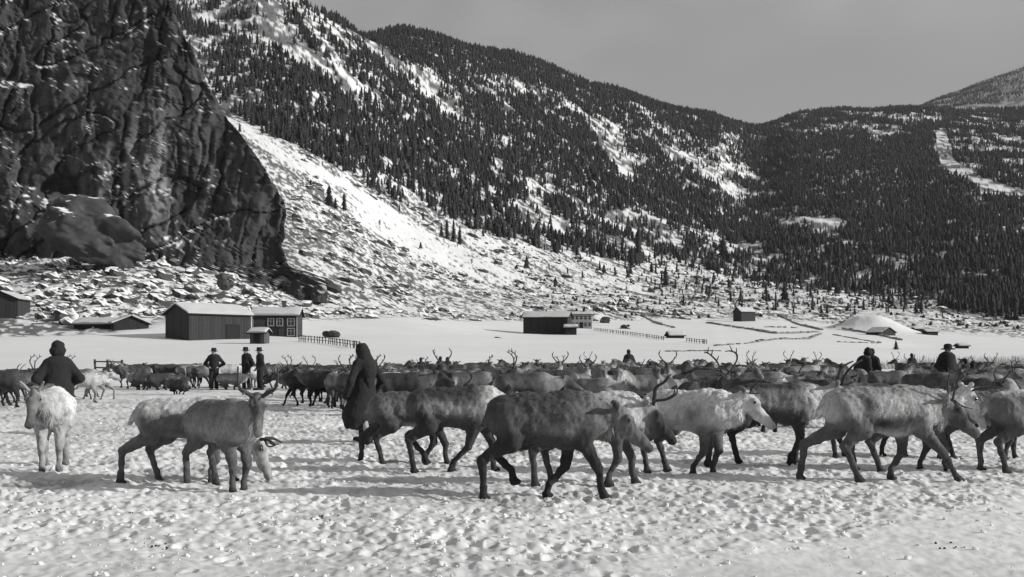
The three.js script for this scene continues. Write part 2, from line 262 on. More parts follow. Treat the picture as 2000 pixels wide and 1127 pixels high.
// ---------------------------------------------------------------- the dark cliff on the left
const EDGE = [[-400, 215], [0, 332], [40, 345], [100, 376], [165, 405], [225, 440], [265, 474], [310, 506], [350, 531], [395, 554], [430, 560], [480, 552], [520, 566], [560, 640]];
{
  const nu = 430, nv = 380, pos = new Float32Array(nu * nv * 3), col = new Float32Array(nu * nv * 3), idx = [];
  for (let j = 0; j < nv; j++) for (let i = 0; i < nu; i++) {
    const t = j / (nv - 1), a = i / (nu - 1), y = lerp(590, -300, t), e = along(EDGE, y) + 5 * fbm(y / 16, 3, 0, 3), s = clamp((a - 0.88) / 0.12), x = -560 + Math.min(1, a / 0.88) * (e + 560) - 46 * s;
    let d = 292 + 62 * t + 165 * s * s + 20 * s;
    const X = (x - CX) / F * d, Y = EYE + (HY - y) / F * d;
    // blocks, overhangs, upright cracks and slanting ledges
    const lean = X + 0.35 * Y;
    const step = (v, k) => { const w = v * k, f = Math.floor(w); return (f + sstep(0.38, 0.62, w - f)) / k; };
    const wx = X + 2.5 * fbm(X / 7, Y / 7, 3.3, 3), wy = Y + 2.5 * fbm(X / 7, Y / 7, 8.3, 3);
    let o = 10 * fbm(X / 46, Y / 60, d / 80 + 1, 2) + 6 * step(fbm(lean / 15, wy / 34, 2.2, 2), 5) + 3.0 * step(fbm(wx / 5.5, wy / 14, 6.1, 2), 4) + 1.6 * step(noise((wx - 0.5 * wy) / 3.4, (wy + 0.3 * wx) / 4.6, 1.7), 2.5) + 1.1 * fbm(X / 1.7, Y / 1.7, 4.4, 3);
    for (const [f, g2, am] of [[9, 60, 2.2], [4.2, 30, 1.2], [2.2, 22, 0.7]]) { const n = noise(wx / f + 30, wy / g2, f); o -= am * Math.exp(-Math.pow(n / 0.04, 2)); }                      // upright cracks
    { const n = noise((wx + 1.4 * wy) / 40, (wy - 0.7 * wx) / 9, 15.5); o -= 2.2 * Math.exp(-Math.pow(n / 0.035, 2)); }                                                   // slanting cracks
    // hollow over the leaning boulder
    o -= 12 * Math.exp(-Math.pow((x - 128) / 46, 2) - Math.pow((y - 372) / 30, 2));
    o -= 7 * Math.exp(-Math.pow((x - 40) / 60, 2) - Math.pow((y - 500) / 26, 2));
    d -= o * (1 - 0.6 * s);
    const q = P(x, y, d), k = (j * nu + i) * 3; pos[k] = q.x - 0.25 * o * s; pos[k + 1] = q.y; pos[k + 2] = q.z;
  }
  for (let j = 0; j < nv - 1; j++) for (let i = 0; i < nu - 1; i++) { const a = j * nu + i, b = a + 1, c = a + nu; idx.push(a, b, c, b, c + 1, c); }
  const g = geoOf(pos, idx, col), N = g.attributes.normal.array;
  for (let i = 0; i < nu * nv; i++) {
    const x = pos[i * 3], y = pos[i * 3 + 1], z = pos[i * 3 + 2];
    let v = 0.036 + 0.024 * fbm(x / 4, y / 30, 1.1, 4) + 0.016 * noise(x / 1.1, y / 26, 5.5) + 0.012 * noise(x / 1.3, y / 4, z / 3) + 0.012 * noise(x / 0.7, y / 1.6, z);
    const px = CX + x / -z * F, py = HY - (y - EYE) * F / -z;
    const pale = sstep(0.05, 0.5, fbm(x / 3.2, y / 45, 8.3, 3) + 0.25) * Math.exp(-Math.pow((py - 350) / 110, 2)) * Math.exp(-Math.pow((px - 320) / 130, 2));   // pale water-washed streaks
    v += 0.16 * pale;
    const snow = 0.9 * sstep(0.80, 1.0, N[i * 3 + 1] + 0.3 * noise(x / 7, y / 7, z / 7) + 0.22 * noise(x / 1.1, y / 1.1, z));
    v = lerp(Math.max(0.016, v), 0.72, snow);
    col[i * 3] = col[i * 3 + 1] = col[i * 3 + 2] = v;
  }
  struct('cliff', g, groundMat);
}

// ---------------------------------------------------------------- spruces, birches, scrub and boulders
function spruceCrown(tiers, spikes, width, bottom, sd) {      // height 1, base at 0
  const keep = seed; seed = sd; const pos = [], idx = [];
  for (let k = 0; k < tiers; k++) {
    const t = k / tiers, y = lerp(bottom, 0.97, Math.pow(t, 0.92)), R = width * Math.pow(1 - t, 0.8) * rr(0.75, 1.2) + 0.012, top = Math.min(1, y + (1 - bottom) / tiers * 1.9 + 0.02), a0 = pos.length / 3, off = rr(0, 6), lx = rr(-0.1, 0.1) * R, lz = rr(-0.1, 0.1) * R;
    pos.push(0, top, 0);
    for (let s = 0; s < spikes * 2; s++) { const q = off + s / (spikes * 2) * 2 * Math.PI, r = R * (s % 2 ? rr(0.3, 0.5) : rr(0.7, 1.25)), dy = s % 2 ? 0.02 : -rr(0.2, 0.55) * R; pos.push(lx + Math.cos(q) * r, y + dy, lz + Math.sin(q) * r); }
    for (let s = 0; s < spikes * 2; s++) idx.push(a0, a0 + 1 + (s + 1) % (spikes * 2), a0 + 1 + s);
  }
  seed = keep; return geoOf(pos, idx);
}
const trunkG = (h, r, top = 0.3) => { const g = new THREE.CylinderGeometry(r * top, r, h, 7, 1); g.translate(0, h / 2, 0); return g; };
const needleMat = mat(0.022, { side: THREE.DoubleSide }), barkMat = mat(0.05), twigMat = mat(0.06, { side: THREE.DoubleSide });
function birchCrown(n, sd, spread = 0.28) {                   // bare twigs: many thin upright slivers on a few limbs
  const keep = seed; seed = sd; const pos = [], idx = [];
  for (let k = 0; k < n; k++) {
    const q = rr(0, 6.283), y0 = rr(0.12, 0.6), len = rr(0.18, 0.42), out = rr(0.15, 1) * spread, w = rr(0.006, 0.016), a = pos.length / 3;
    const bx = Math.cos(q) * out * 0.25, bz = Math.sin(q) * out * 0.25, tx = Math.cos(q) * out, tz = Math.sin(q) * out, p = rr(0, 3.14), wx = Math.cos(p) * w, wz = Math.sin(p) * w;
    pos.push(bx - wx, y0, bz - wz, bx + wx, y0, bz + wz, tx, y0 + len, tz); idx.push(a, a + 1, a + 2);
  }
  seed = keep; return geoOf(pos, idx);
}
const forestG = [[7, 6, 0.20, 0.06, 1], [8, 6, 0.16, 0.10, 2], [7, 5, 0.27, 0.04, 3], [5, 5, 0.22, 0.25, 4]].map(([a, b, c, e, s]) => { const cr = spruceCrown(a, b, c, e, s * 77); return merge([cr, trunkG(0.6, 0.02)]); });
const lists = [[], [], [], []], birches = [];
{ // candidates evenly over the ground of the slopes; a place keeps its tree as thickly as it is wooded
  const M = new THREE.Matrix4(), Q = new THREE.Quaternion(), UP = new THREE.Vector3(0, 1, 0);
  let tries = 0;
  const N = 240000;
  for (let k = 0; k < N; k++) {
    const d = Math.sqrt(lerp(300 * 300, 2500 * 2500, rnd())), px = rr(-120, 2130), x = (px - CX) / F * d, z = -d;
    const roll = rnd(), size = rnd(), tilt = rnd();
    const y = groundAt(x, z), py = HY - (y - EYE) * F / d;
    if (py > 670 || py < -80) continue;
    if (px < along(EDGE, clamp(py, -300, 560)) - 10 && d > 330) continue;   // hidden behind the cliff
    const c = cover(px, py, x, z);
    if (roll > c || (d < 560 && py > 560 && px > 700)) continue;
    const far = sstep(600, 1600, d);
    const h = (c > 0.6 ? rr(4.5, 11) : rr(2.5, 8.5)) * (0.8 + 0.35 * size) * (d > 2600 ? 0.8 : 1);
    if (tilt < (c < 0.6 ? 0.40 : 0.12)) { M.compose(new THREE.Vector3(x, y - 0.2, z), Q.setFromAxisAngle(UP, rr(0, 6)), new THREE.Vector3(h * 0.8, h * 0.7, h * 0.8)); birches.push(M.clone()); continue; }
    const w = h * rr(0.85, 1.35); M.compose(new THREE.Vector3(x, y - 0.3, z), Q.setFromAxisAngle(UP, rr(0, 6)), new THREE.Vector3(w, h, w)); lists[Math.floor(rnd() * 4)].push(M.clone());
  }
  // birch wood on the far dome
  for (let k = 0; k < 5000; k++) {
    const d = rr(2700, 3450), px = rr(1780, 2140), x = (px - CX) / F * d, z = -d, y = groundAt(x, z), py = HY - (y - EYE) * F / d, h = rr(7, 12);
    if (rnd() > 0.75 + 0.5 * fbm(x / 90, z / 140)) continue;
    M.compose(new THREE.Vector3(x, y - 0.2, z), Q.setFromAxisAngle(UP, rr(0, 6)), new THREE.Vector3(h, h, h)); birches.push(M.clone());
  }
}
function scatter(name, geo, m, mats, label, category) {
  const o = new THREE.InstancedMesh(geo, m, mats.length); mats.forEach((q, i) => o.setMatrixAt(i, q)); o.name = numbered(name);
  o.userData = { label, category, kind: 'stuff' }; o.castShadow = o.receiveShadow = true; scene.add(o); return o;
}
{
  const kinds = ['narrow', 'tall thin', 'broad', 'bare-footed'];
  lists.forEach((l, i) => scatter('spruce_forest', forestG[i], needleMat, l, `dark wood of ${kinds[i]} spruces covering the snowy mountainside and ridge`, 'forest'));
  scatter('birch_forest', merge([birchCrown(70, 501), trunkG(0.7, 0.016)]), twigMat, birches, 'bare grey birches between the spruces and on the far bald hill', 'forest');
}

// boulders of the scree: snow lies on their tops, their sides are bare rock
function boulderG(sd, flat = 0.6, detail = 2) {
  const g0 = new THREE.IcosahedronGeometry(1, detail); g0.deleteAttribute('uv'); g0.deleteAttribute('normal'); const g = detail > 2 ? mergeVertices(g0) : g0, p = g.attributes.position;
  for (let i = 0; i < p.count; i++) { const x = p.getX(i), y = p.getY(i), z = p.getZ(i), n = 1 + 0.45 * noise(x * 1.3 + sd, y * 1.3, z * 1.3 + sd) + 0.16 * noise(x * 3.1 + sd, y * 3.1, z * 3.1); p.setXYZ(i, x * n, y * n * flat, z * n * 0.8); }
  const q = g; q.computeVertexNormals();
  const nn = q.attributes.normal, c = new Float32Array(p.count * 3);
  for (let i = 0; i < p.count; i++) { const v = nn.getY(i) > 0.62 + 0.25 * noise(p.getX(i) * 2, p.getZ(i) * 2, sd) ? 0.76 : 0.075 + 0.03 * noise(p.getX(i) * 4, p.getY(i) * 4, sd); c[i * 3] = c[i * 3 + 1] = c[i * 3 + 2] = v; }
  q.setAttribute('color', new THREE.BufferAttribute(c, 3)); return q;
}
const rockMat = new THREE.MeshStandardMaterial({ vertexColors: true, roughness: 1 });
{
  const sets = [[], [], []], shrubs = [], M = new THREE.Matrix4(), Q = new THREE.Quaternion(), E = new THREE.Euler();
  for (let k = 0; k < 60000; k++) {
    const d = Math.sqrt(lerp(180 * 180, 900 * 900, Math.pow(rnd(), 1.5))), px = rr(-150, 2120), x = (px - CX) / F * d, z = -d, sc = along(SCREE, px), roll = rnd(), s0 = Math.pow(rnd(), 4), kind = Math.floor(rnd() * 3), e1 = rr(-0.25, 0.35), e2 = rr(-0.3, 0.3), tw = rr(-0.5, 0.5);
    if (d < sc * 0.99) continue;
    const y = groundAt(x, z), py = HY - (y - EYE) * F / d;
    if (py < along(WOODLINE, px) - 10 && px > 430) continue;
    if (px < 560 && py < 505) continue;
    const [u, w] = streak(x, z), patch = fbm(u / 40 + 3, w / 22, 0, 2);
    let keep = (px < 450 ? 0.85 : px < 1000 ? 0.34 : 0.30) * clamp(0.6 + 1.5 * patch);
    if (BARE.some((p) => inPoly(px, py, p))) keep *= 0.03;
    if (d < sc * 1.04) keep *= 0.3;
    if (roll > keep) continue;
    if (px > 1000 && kind === 2) { const h = rr(0.8, 2.2); M.compose(new THREE.Vector3(x, y - 0.1, z), Q.setFromEuler(E.set(0, tw * 6, 0)), new THREE.Vector3(h * 1.3, h, h * 1.3)); shrubs.push(M.clone()); continue; }
    const s = (0.3 + 1.9 * s0) * (0.8 + d / 1100);
    M.compose(new THREE.Vector3(x, y + s * 0.08, z), Q.setFromEuler(E.set(e1, 0.67 + tw, e2 - 0.25)), new THREE.Vector3(s * 1.35, s * 1.0, s * 1.05)); sets[kind].push(M.clone());
  }
  sets.forEach((l, i) => scatter('scree_boulders', boulderG(i * 13.7 + 2, 0.62, 1), rockMat, l, ['snow-capped boulders strewn over the scree below the mountain', 'flat snow-topped slabs of rock on the scree slope', 'small dark stones showing through the snow of the scree'][i], 'rubble'));
  scatter('juniper_scrub', merge([spruceCrown(4, 7, 0.55, 0.05, 901), birchCrown(24, 903, 0.7)]), needleMat, shrubs, 'low dark juniper scrub dotted over the lower snowy slope', 'scrub');
}

// ---------------------------------------------------------------- farm buildings, walls, fences, single trees
function boardTexture(vertical) {
  const n = 128, d = new Uint8Array(n * n * 4);
  for (let y = 0; y < n; y++) for (let x = 0; x < n; x++) {
    const a = vertical ? x : y, b = vertical ? y : x, k = Math.floor(a / 16), edge = a % 16 < 2;
    const v = edge ? 90 : 170 + 55 * (hash3(k, 3, 7) - 0.5) + 26 * noise(a / 2, b / 14, k + 0.5) + 14 * noise(a, b / 4, 9.5), q = (y * n + x) * 4; d[q] = d[q + 1] = d[q + 2] = clamp(v, 0, 255); d[q + 3] = 255;
  }
  const t = new THREE.DataTexture(d, n, n); t.colorSpace = THREE.SRGBColorSpace; t.wrapS = t.wrapT = THREE.RepeatWrapping; t.magFilter = THREE.LinearFilter; t.needsUpdate = true; return t;
}
const boardV = boardTexture(true), boardH = boardTexture(false);
const woodMat = (v, vertical = true) => new THREE.MeshStandardMaterial({ color: grey(v), map: vertical ? boardV : boardH, roughness: 0.95 });
const darkWood = woodMat(0.075), tarWood = woodMat(0.05), logWood = woodMat(0.08, false), greyWood = woodMat(0.17), whiteWood = woodMat(1.0, false), snowMat = mat(0.52), glassMat = new THREE.MeshStandardMaterial({ color: grey(0.02), roughness: 0.2 }), trimMat = mat(0.24), stoneMat = mat(0.17), brickMat = mat(0.08);
function wallG(pts, th) {                                     // a thick upright panel: outline (x, y), thickness backwards in z, uv in metres
  const g = new THREE.ExtrudeGeometry(new THREE.Shape(pts.map(([x, y]) => new THREE.Vector2(x, y))), { depth: th, bevelEnabled: false }); g.translate(0, 0, -th);
  const uv = g.attributes.uv; for (let i = 0; i < uv.count; i++) uv.setXY(i, uv.getX(i) / 2.2, uv.getY(i) / 2.2); return g;
}
function standPoint(px, py, d, what) { const x = (px - CX) / F * d, row = rowOf(x, -d); return P(px, Math.min(py, row + 6), d); }
// local: front wall from x 0 to w at z 0, building runs back to z = -dp; ridge along x ('x') or along z ('z')
function building(name, label, category, px, py, d, turn, o) {
  const t = thing(name, label, category, standPoint(px, py, d, name + ' ' + label.slice(0, 30)), turn), { w, dp, h, rise, m = darkWood } = o, sink = 1.6, th = 0.25, half = (o.ridge || 'x') === 'x';
  const flat = (len, gable) => gable ? [[0, -sink], [len, -sink], [len, h], [len / 2, h + rise], [0, h]] : [[0, -sink], [len, -sink], [len, h], [0, h]];
  const wf = part(t, 'wall', wallG(flat(w, !half), th), m);
  const wb = part(t, 'wall', wallG(flat(w, !half), th), m); wb.position.z = -dp + th;
  for (const s of [0, 1]) { const g = wallG(flat(dp - 2 * th, half), th); g.rotateY(HALFPI); g.translate(s ? w : th, 0, -th); const q = part(t, 'wall', g, m); q.userData = {}; }
  // roof: two boarded slopes with a blanket of snow on each
  const span = half ? dp : w, run = half ? w : dp, ov = o.over ?? 0.45, sl = Math.atan2(rise, span / 2), len = Math.hypot(rise, span / 2) + ov;
  for (const s of [-1, 1]) {
    const roof = new THREE.Group(); roof.name = 'roof'; t.add(roof);
    const mk = (th2, up, grow, seedN) => {
      const g = new THREE.BoxGeometry(run + 2 * ov + grow, th2, len + grow, 14, 1, 6), p = g.attributes.position;
      if (seedN) for (let i = 0; i < p.count; i++) if (p.getY(i) > 0) p.setY(i, p.getY(i) + 0.10 * noise(p.getX(i) * 0.7 + seedN, p.getZ(i) * 0.8) - (Math.abs(p.getX(i)) > (run + 2 * ov + grow) / 2 - 0.05 ? 0.12 : 0));
      g.translate(0, th2 / 2 + up, (len + grow) / 2 - 0.0); g.rotateX(sl); g.computeVertexNormals();
      if (s < 0) g.rotateY(Math.PI);
      if (!half) g.rotateY(HALFPI);
      g.translate(w / 2, h + rise, -dp / 2); return g;
    };
    const bm = new THREE.Mesh(mk(0.14, 0, 0, 0), tarWood); bm.name = 'roof_boards'; roof.add(bm);
    if (!o.bare) { const sm = new THREE.Mesh(mk(o.snow || 0.28, 0.145, -0.16, px + s), snowMat); sm.name = 'snow'; roof.add(sm); }
    shade(roof);
  }
  for (const [cx, cz, ch] of o.chimneys || []) { const c = part(t, 'chimney', merge([boxG(0.75, ch, 0.75, cx, h + rise + ch / 2 - 0.5, cz), boxG(0.95, 0.2, 0.95, cx, h + rise + ch - 0.45, cz)]), o.chimneyMat || brickMat); }
  for (const [x, y, ww, wh, bars = 2] of o.windows || []) {
    const win = new THREE.Group(); win.name = 'window'; t.add(win);
    const fr = new THREE.Mesh(merge([boxG(ww + 0.3, 0.15, 0.14, x, y + wh / 2 + 0.075, 0.075), boxG(ww + 0.3, 0.15, 0.14, x, y - wh / 2 - 0.075, 0.075), boxG(0.15, wh, 0.14, x - ww / 2 - 0.075, y, 0.075), boxG(0.15, wh, 0.14, x + ww / 2 + 0.075, y, 0.075), boxG(0.08, wh, 0.08, x, y, 0.05), boxG(ww, 0.07, 0.07, x, y + wh * 0.15, 0.048)]), trimMat); fr.name = 'frame'; win.add(fr);
    const pa = new THREE.Mesh(boxG(ww, wh, 0.03, x, y, 0.018), glassMat); pa.name = 'pane'; win.add(pa); shade(win);
  }
  for (const [x, ww, wh, dm] of o.doors || []) { const dr = part(t, 'door', merge([boxG(ww, wh, 0.08, x, wh / 2, 0.042), boxG(ww + 0.3, 0.14, 0.12, x, wh + 0.07, 0.062), boxG(0.14, wh, 0.12, x - ww / 2 - 0.07, wh / 2, 0.062), boxG(0.14, wh, 0.12, x + ww / 2 + 0.07, wh / 2, 0.062)]), dm || tarWood); }
  for (const x of o.posts || []) part(t, 'corner_board', boxG(0.22, h + sink, 0.16, x, (h - sink) / 2, 0.08), trimMat);
  return t;
}
const HALFPI = Math.PI / 2, T = Math.PI / 180;
building('barn', 'large dark plank barn with snowy roof, behind the hatted men', 'barn', 369, 667, 167, 50 * T, { w: 12.1, dp: 7.0, h: 4.6, rise: 1.5, snow: 0.35, doors: [[8.4, 2.4, 2.8]], windows: [] });
building('farmhouse', 'dark log house with chimney and framed windows, right of the large barn', 'house', 492, 664, 186, 4 * T, { w: 8.2, dp: 6.5, h: 4.1, rise: 1.3, m: logWood, snow: 0.35, chimneys: [[5.3, -3.25, 1.9]], windows: [[7.0, 2.9, 1.1, 1.2], [7.0, 1.1, 1.1, 1.2], [5.0, 2.9, 0.9, 1.2], [3.4, 2.9, 0.9, 1.2]], doors: [[4.2, 1.0, 2.0]], posts: [0.12, 8.08] });
building('shed', 'tiny grey plank shed with snowy lean roof against the large barn', 'shed', 488, 672, 158, -8 * T, { w: 2.3, dp: 2.2, h: 1.75, rise: 0.5, m: greyWood, doors: [[1.15, 0.8, 1.5]] });
building('shed', 'low gabled shed half buried in snow, between cliff and large barn', 'shed', 222, 652, 184, 28 * T, { w: 6.0, dp: 5.0, h: 1.9, rise: 1.3, ridge: 'z', m: tarWood, snow: 0.3 });
building('shed', 'long low shed sunk in snow beside the half-buried gabled one', 'shed', 144, 645, 190, -10 * T, { w: 8.2, dp: 4.2, h: 1.1, rise: 0.9, m: tarWood, snow: 0.35 });
building('barn', 'tall dark plank barn below the cliff, cut by the picture edge', 'barn', -30, 631, 205, 6 * T, { w: 6.3, dp: 7, h: 4.6, rise: 1.4, ridge: 'z', m: darkWood, bare: false, snow: 0.2 });
building('barn', 'broad black barn in the middle of the field, before the white house', 'barn', 1022, 651, 284, -12 * T, { w: 12.4, dp: 8, h: 4.4, rise: 1.6, m: tarWood, snow: 0.16 });
building('shed', 'small snow-roofed lean-to at the end of the broad black barn', 'shed', 1103, 652, 278, -4 * T, { w: 3.2, dp: 3.6, h: 1.7, rise: 0.6, m: tarWood, snow: 0.3 });
building('farmhouse', 'white two-storey house with two chimneys behind the broad black barn', 'house', 1114, 642, 340, -5 * T, { w: 7.2, dp: 5.5, h: 4.7, rise: 0.9, m: whiteWood, snow: 0.2, chimneys: [[2.0, -2.7, 1.6], [4.4, -2.7, 1.6]], chimneyMat: tarWood, windows: [[0.8, 3.6, 0.7, 1.1], [2.2, 3.6, 0.7, 1.1], [3.6, 3.6, 0.7, 1.1], [5.0, 3.6, 0.7, 1.1], [6.4, 3.6, 0.7, 1.1], [0.8, 1.4, 0.7, 1.2], [2.2, 1.4, 0.7, 1.2], [5.0, 1.4, 0.7, 1.2], [6.4, 1.4, 0.7, 1.2]], doors: [[3.6, 0.9, 2.0]] });
building('hut', 'little dark hut with snowy roof alone on the open field', 'hut', 1309, 667, 262, 12 * T, { w: 3.8, dp: 3, h: 1.5, rise: 0.9, m: tarWood, snow: 0.2 });
building('cabin', 'dark gabled cabin with a chimney at the foot of the woods', 'cabin', 1448, 622, 470, 30 * T, { w: 8.6, dp: 5.5, h: 3.2, rise: 2.0, m: darkWood, snow: 0.15, chimneys: [[7, -2.7, 1.8]] });
building('barn', 'dark gabled barn at the foot of the round snow heap', 'barn', 1722, 663, 388, 34 * T, { w: 8.5, dp: 7, h: 2.4, rise: 1.9, m: tarWood, snow: 0.15, ridge: 'z' });
building('hut', 'square dark hut right of the snow heap, below the woods', 'hut', 1811, 664, 405, 8 * T, { w: 4.6, dp: 4, h: 2.4, rise: 0.7, m: tarWood, snow: 0.3 });
building('hut', 'low grey hut near the wood edge at the far right', 'hut', 1875, 683, 290, 8 * T, { w: 2.7, dp: 2.5, h: 1.1, rise: 0.5, m: tarWood, snow: 0.25 });
building('hut', 'small black hut between the dark gabled barn and the square hut', 'hut', 1788, 649, 430, 10 * T, { w: 4.2, dp: 3.5, h: 1.4, rise: 0.6, m: tarWood, snow: 0.3 });

function trace(path, step) {                                  // points of the ground along a line of the photograph
  const out = []; for (let i = 0; i < path.length - 1; i++) { const n = Math.max(2, Math.ceil(Math.abs(path[i + 1][0] - path[i][0]) / step)); for (let k = i ? 1 : 0; k <= n; k++) { const q = hit(lerp(path[i][0], path[i + 1][0], k / n), lerp(path[i][1], path[i + 1][1], k / n), 57); if (q) out.push(q); } } return out;
}
function stoneWall(label, path, h = 0.9, wd = 0.8, gaps = 0.25) { // dark field walls and brush lines standing out of the snow
  const pts = trace(path, 5), geos = [], t = thing('field_wall', label, 'wall', pts[0].clone()); t.userData.kind = 'thing';
  for (let i = 0; i < pts.length - 1; i++) {
    if (hash3(i, path[0][0] | 0, path[0][1] | 0) < gaps * 0.5) continue;
    const a = pts[i], b = pts[i + 1], L = a.distanceTo(b); if (L > 40) continue;
    const g = new THREE.BoxGeometry(1, 1, 1, Math.max(3, Math.ceil(L / 1.2)), 2, 2), p = g.attributes.position, hh = h * 0.5 * (0.6 + 0.8 * hash3(i, 5, path[0][0] | 0));
    for (let k = 0; k < p.count; k++) { const f = p.getX(k) + 0.5, X = lerp(a.x, b.x, f), Z = lerp(a.z, b.z, f), n = noise(X * 0.8, Z * 0.8, 3.3); p.setXYZ(k, (f - 0.5) * L * 1.02, (p.getY(k) + 0.35) * hh * clamp(1 + 0.4 * n + 0.25 * noise(X * 2.2, Z * 2.2, 1.1), 0.15, 2) + lerp(a.y, b.y, f) - pts[0].y, p.getZ(k) * wd * (1 + 0.4 * noise(X, Z, 8.8))); }
    g.rotateY(-Math.atan2(b.z - a.z, b.x - a.x)); g.translate((a.x + b.x) / 2 - pts[0].x, 0, (a.z + b.z) / 2 - pts[0].z); g.computeVertexNormals(); geos.push(g);
  }
  const q = part(t, 'stones', merge(geos), stoneMat); q.userData.kind = 'stuff'; return t;
}
stoneWall('long dark brush line on the slope above the white house', [[1171, 595], [1217, 609], [1257, 615], [1309, 621], [1349, 625]], 1.6, 1.4);
stoneWall('short dark wall running down towards the lonely little hut', [[1252, 617], [1284, 632], [1317, 641]], 1.1, 1);
stoneWall('dark line along the upper edge of the cabin meadow', [[1376, 588], [1420, 586], [1490, 591]], 2.4, 1.6);
stoneWall('dark wall below the cabin, running right towards the walls', [[1376, 630], [1446, 641], [1500, 649]], 1.3, 1.1);
stoneWall('field wall sloping down from above towards the meeting of the walls', [[1522, 617], [1558, 634], [1605, 645]], 1.5, 1.1, 0.1);
stoneWall('middle field wall, nearly level, left of the snow heap', [[1480, 647], [1514, 652], [1548, 652], [1598, 649]], 1.2, 1, 0.1);
stoneWall('lower field wall curving up to the meeting of the walls', [[1478, 668], [1519, 663], [1579, 663], [1604, 652]], 0.9, 0.9, 0.1);
stoneWall('broken short wall above the level middle one', [[1495, 639], [1555, 641]], 1.0, 1, 0.4);
stoneWall('field wall from the snow heap down past the dark gabled barn', [[1646, 643], [1714, 654], [1760, 665]], 1.2, 1, 0.1);
stoneWall('low wall below the snow heap ending in the open', [[1628, 654], [1688, 665], [1719, 670]], 0.6, 0.8);
stoneWall('faint low wall nearest the herd below the snow heap', [[1630, 668], [1690, 670], [1716, 671]], 0.5, 0.8);
stoneWall('low dark bank line in the snow behind the lone man', [[1300, 687], [1350, 686], [1408, 686]], 0.35, 0.7, 0.1);
stoneWall('thin line of stones between the little hut and the walls', [[1397, 676], [1460, 671], [1482, 668]], 0.5, 0.7);
stoneWall('dark line curving up over the left side of the snow heap', [[1630, 640], [1655, 624], [1680, 609]], 1.2, 1);
function fence(label, path, h, gap) {
  const pts = trace(path, 2), t = thing('wooden_fence', label, 'fence', pts[0].clone()), posts = [], rails = [[], []]; let acc = 0, last = null;
  pts.forEach((q, i) => { if (i) acc += q.distanceTo(pts[i - 1]); if (!last || acc >= gap) { acc = 0; const r = q.clone().sub(pts[0]); posts.push(boxG(0.12, h + 0.4, 0.12, r.x, r.y + h / 2 - 0.2, r.z, rr(0, 1), rr(-0.08, 0.08), rr(-0.08, 0.08)));
    if (last) for (const [k, f] of [[0, 0.85], [1, 0.45]]) { const a = last.clone(), b = r.clone(); a.y += h * f; b.y += h * f; const L = a.distanceTo(b), g = new THREE.CylinderGeometry(0.045, 0.05, L, 5); g.rotateZ(Math.PI / 2); const m = new THREE.Matrix4().makeBasis(b.clone().sub(a).normalize(), new THREE.Vector3(0, 1, 0), new THREE.Vector3().crossVectors(b.clone().sub(a).normalize(), new THREE.Vector3(0, 1, 0)).normalize()); g.applyMatrix4(m); g.translate((a.x + b.x) / 2, (a.y + b.y) / 2, (a.z + b.z) / 2); rails[k].push(g); } last = r; } });
  const q = part(t, 'posts', merge(posts), greyWood); q.userData.kind = 'stuff'; for (const r of rails) if (r.length) { const e = part(t, 'rails', merge(r), greyWood); e.userData.kind = 'stuff'; }
  return t;
}
fence('grey wooden fence running right from the log house', [[584, 667], [640, 672], [704, 682]], 1.1, 0.9);
fence('thin wooden fence from the white house down towards the little hut', [[1160, 646], [1230, 655], [1298, 665]], 1.0, 1.6);
fence('short wooden fence right of the little hut', [[1341, 668], [1380, 672]], 1.0, 1.4);
fence('pole fence at the left between the dark-coated man and the resting reindeer', [[186, 731], [215, 732], [242, 733]], 1.0, 1.6);

function spruceTree(label, px, py, hp, wide = 0.2, sd = 1) {
  const q = hit(px, py, 200); if (!q) return; const h = hp / F * -q.z, t = thing('spruce_tree', label, 'tree', q, sd);
  part(t, 'trunk', trunkG(h * 0.9, h * 0.022), barkMat); const c = spruceCrown(13, 10, wide, 0.06, sd * 31 + 7); c.scale(h, h, h); part(t, 'crown', c, needleMat);
}
spruceTree('broad dark spruce, left of the pair high on the open snow chute', 643, 404, 42, 0.30, 1);
spruceTree('narrow dark spruce, right of the pair high on the open snow chute', 672, 413, 38, 0.22, 2);
spruceTree('small spruce close under the left of the chute pair', 655, 408, 22, 0.3, 3);
spruceTree('little spruce alone on the snow chute, right of the pair', 741, 386, 20, 0.26, 4);
spruceTree('tiny spruce alone near the top of the snow chute by the cliff', 607, 366, 15, 0.3, 5);
spruceTree('leftmost spruce of the small clump in the middle of the scree', 862, 464, 30, 0.2, 6);
spruceTree('second spruce of the small clump in the middle of the scree', 873, 468, 40, 0.16, 7);
spruceTree('tallest spruce of the small clump in the middle of the scree', 886, 474, 46, 0.15, 8);
spruceTree('rightmost spruce of the small clump in the middle of the scree', 898, 478, 38, 0.18, 9);
spruceTree('tall dark spruce standing out below the wood, above the white house', 1247, 515, 76, 0.17, 10);
spruceTree('lower companion at the foot of the tall spruce above the white house', 1234, 524, 44, 0.22, 11);
spruceTree('left one of two short spruces below the wood edge', 1146, 484, 26, 0.2, 12);
spruceTree('right one of two short spruces below the wood edge', 1160, 486, 30, 0.18, 13);
spruceTree('bushy spruce at the wood edge over the lonely little hut', 1412, 506, 48, 0.28, 14);
spruceTree('small round spruce below the bushy one', 1353, 524, 22, 0.36, 15);
spruceTree('dark spruce on the slope above the cabin', 1508, 535, 34, 0.26, 16);
spruceTree('wide spruce right of the cabin, over the field walls', 1532, 586, 36, 0.3, 17);
spruceTree('spruce above the round snow heap, left of two', 1636, 552, 34, 0.24, 18);
spruceTree('spruce above the round snow heap, right of two', 1706, 560, 40, 0.24, 19);
spruceTree('dark bushy juniper beside the lower right huts', 1750, 683, 18, 0.42, 20);
spruceTree('dark bushy spruce at the slope foot right of the tall spruce', 1300, 560, 40, 0.26, 21);
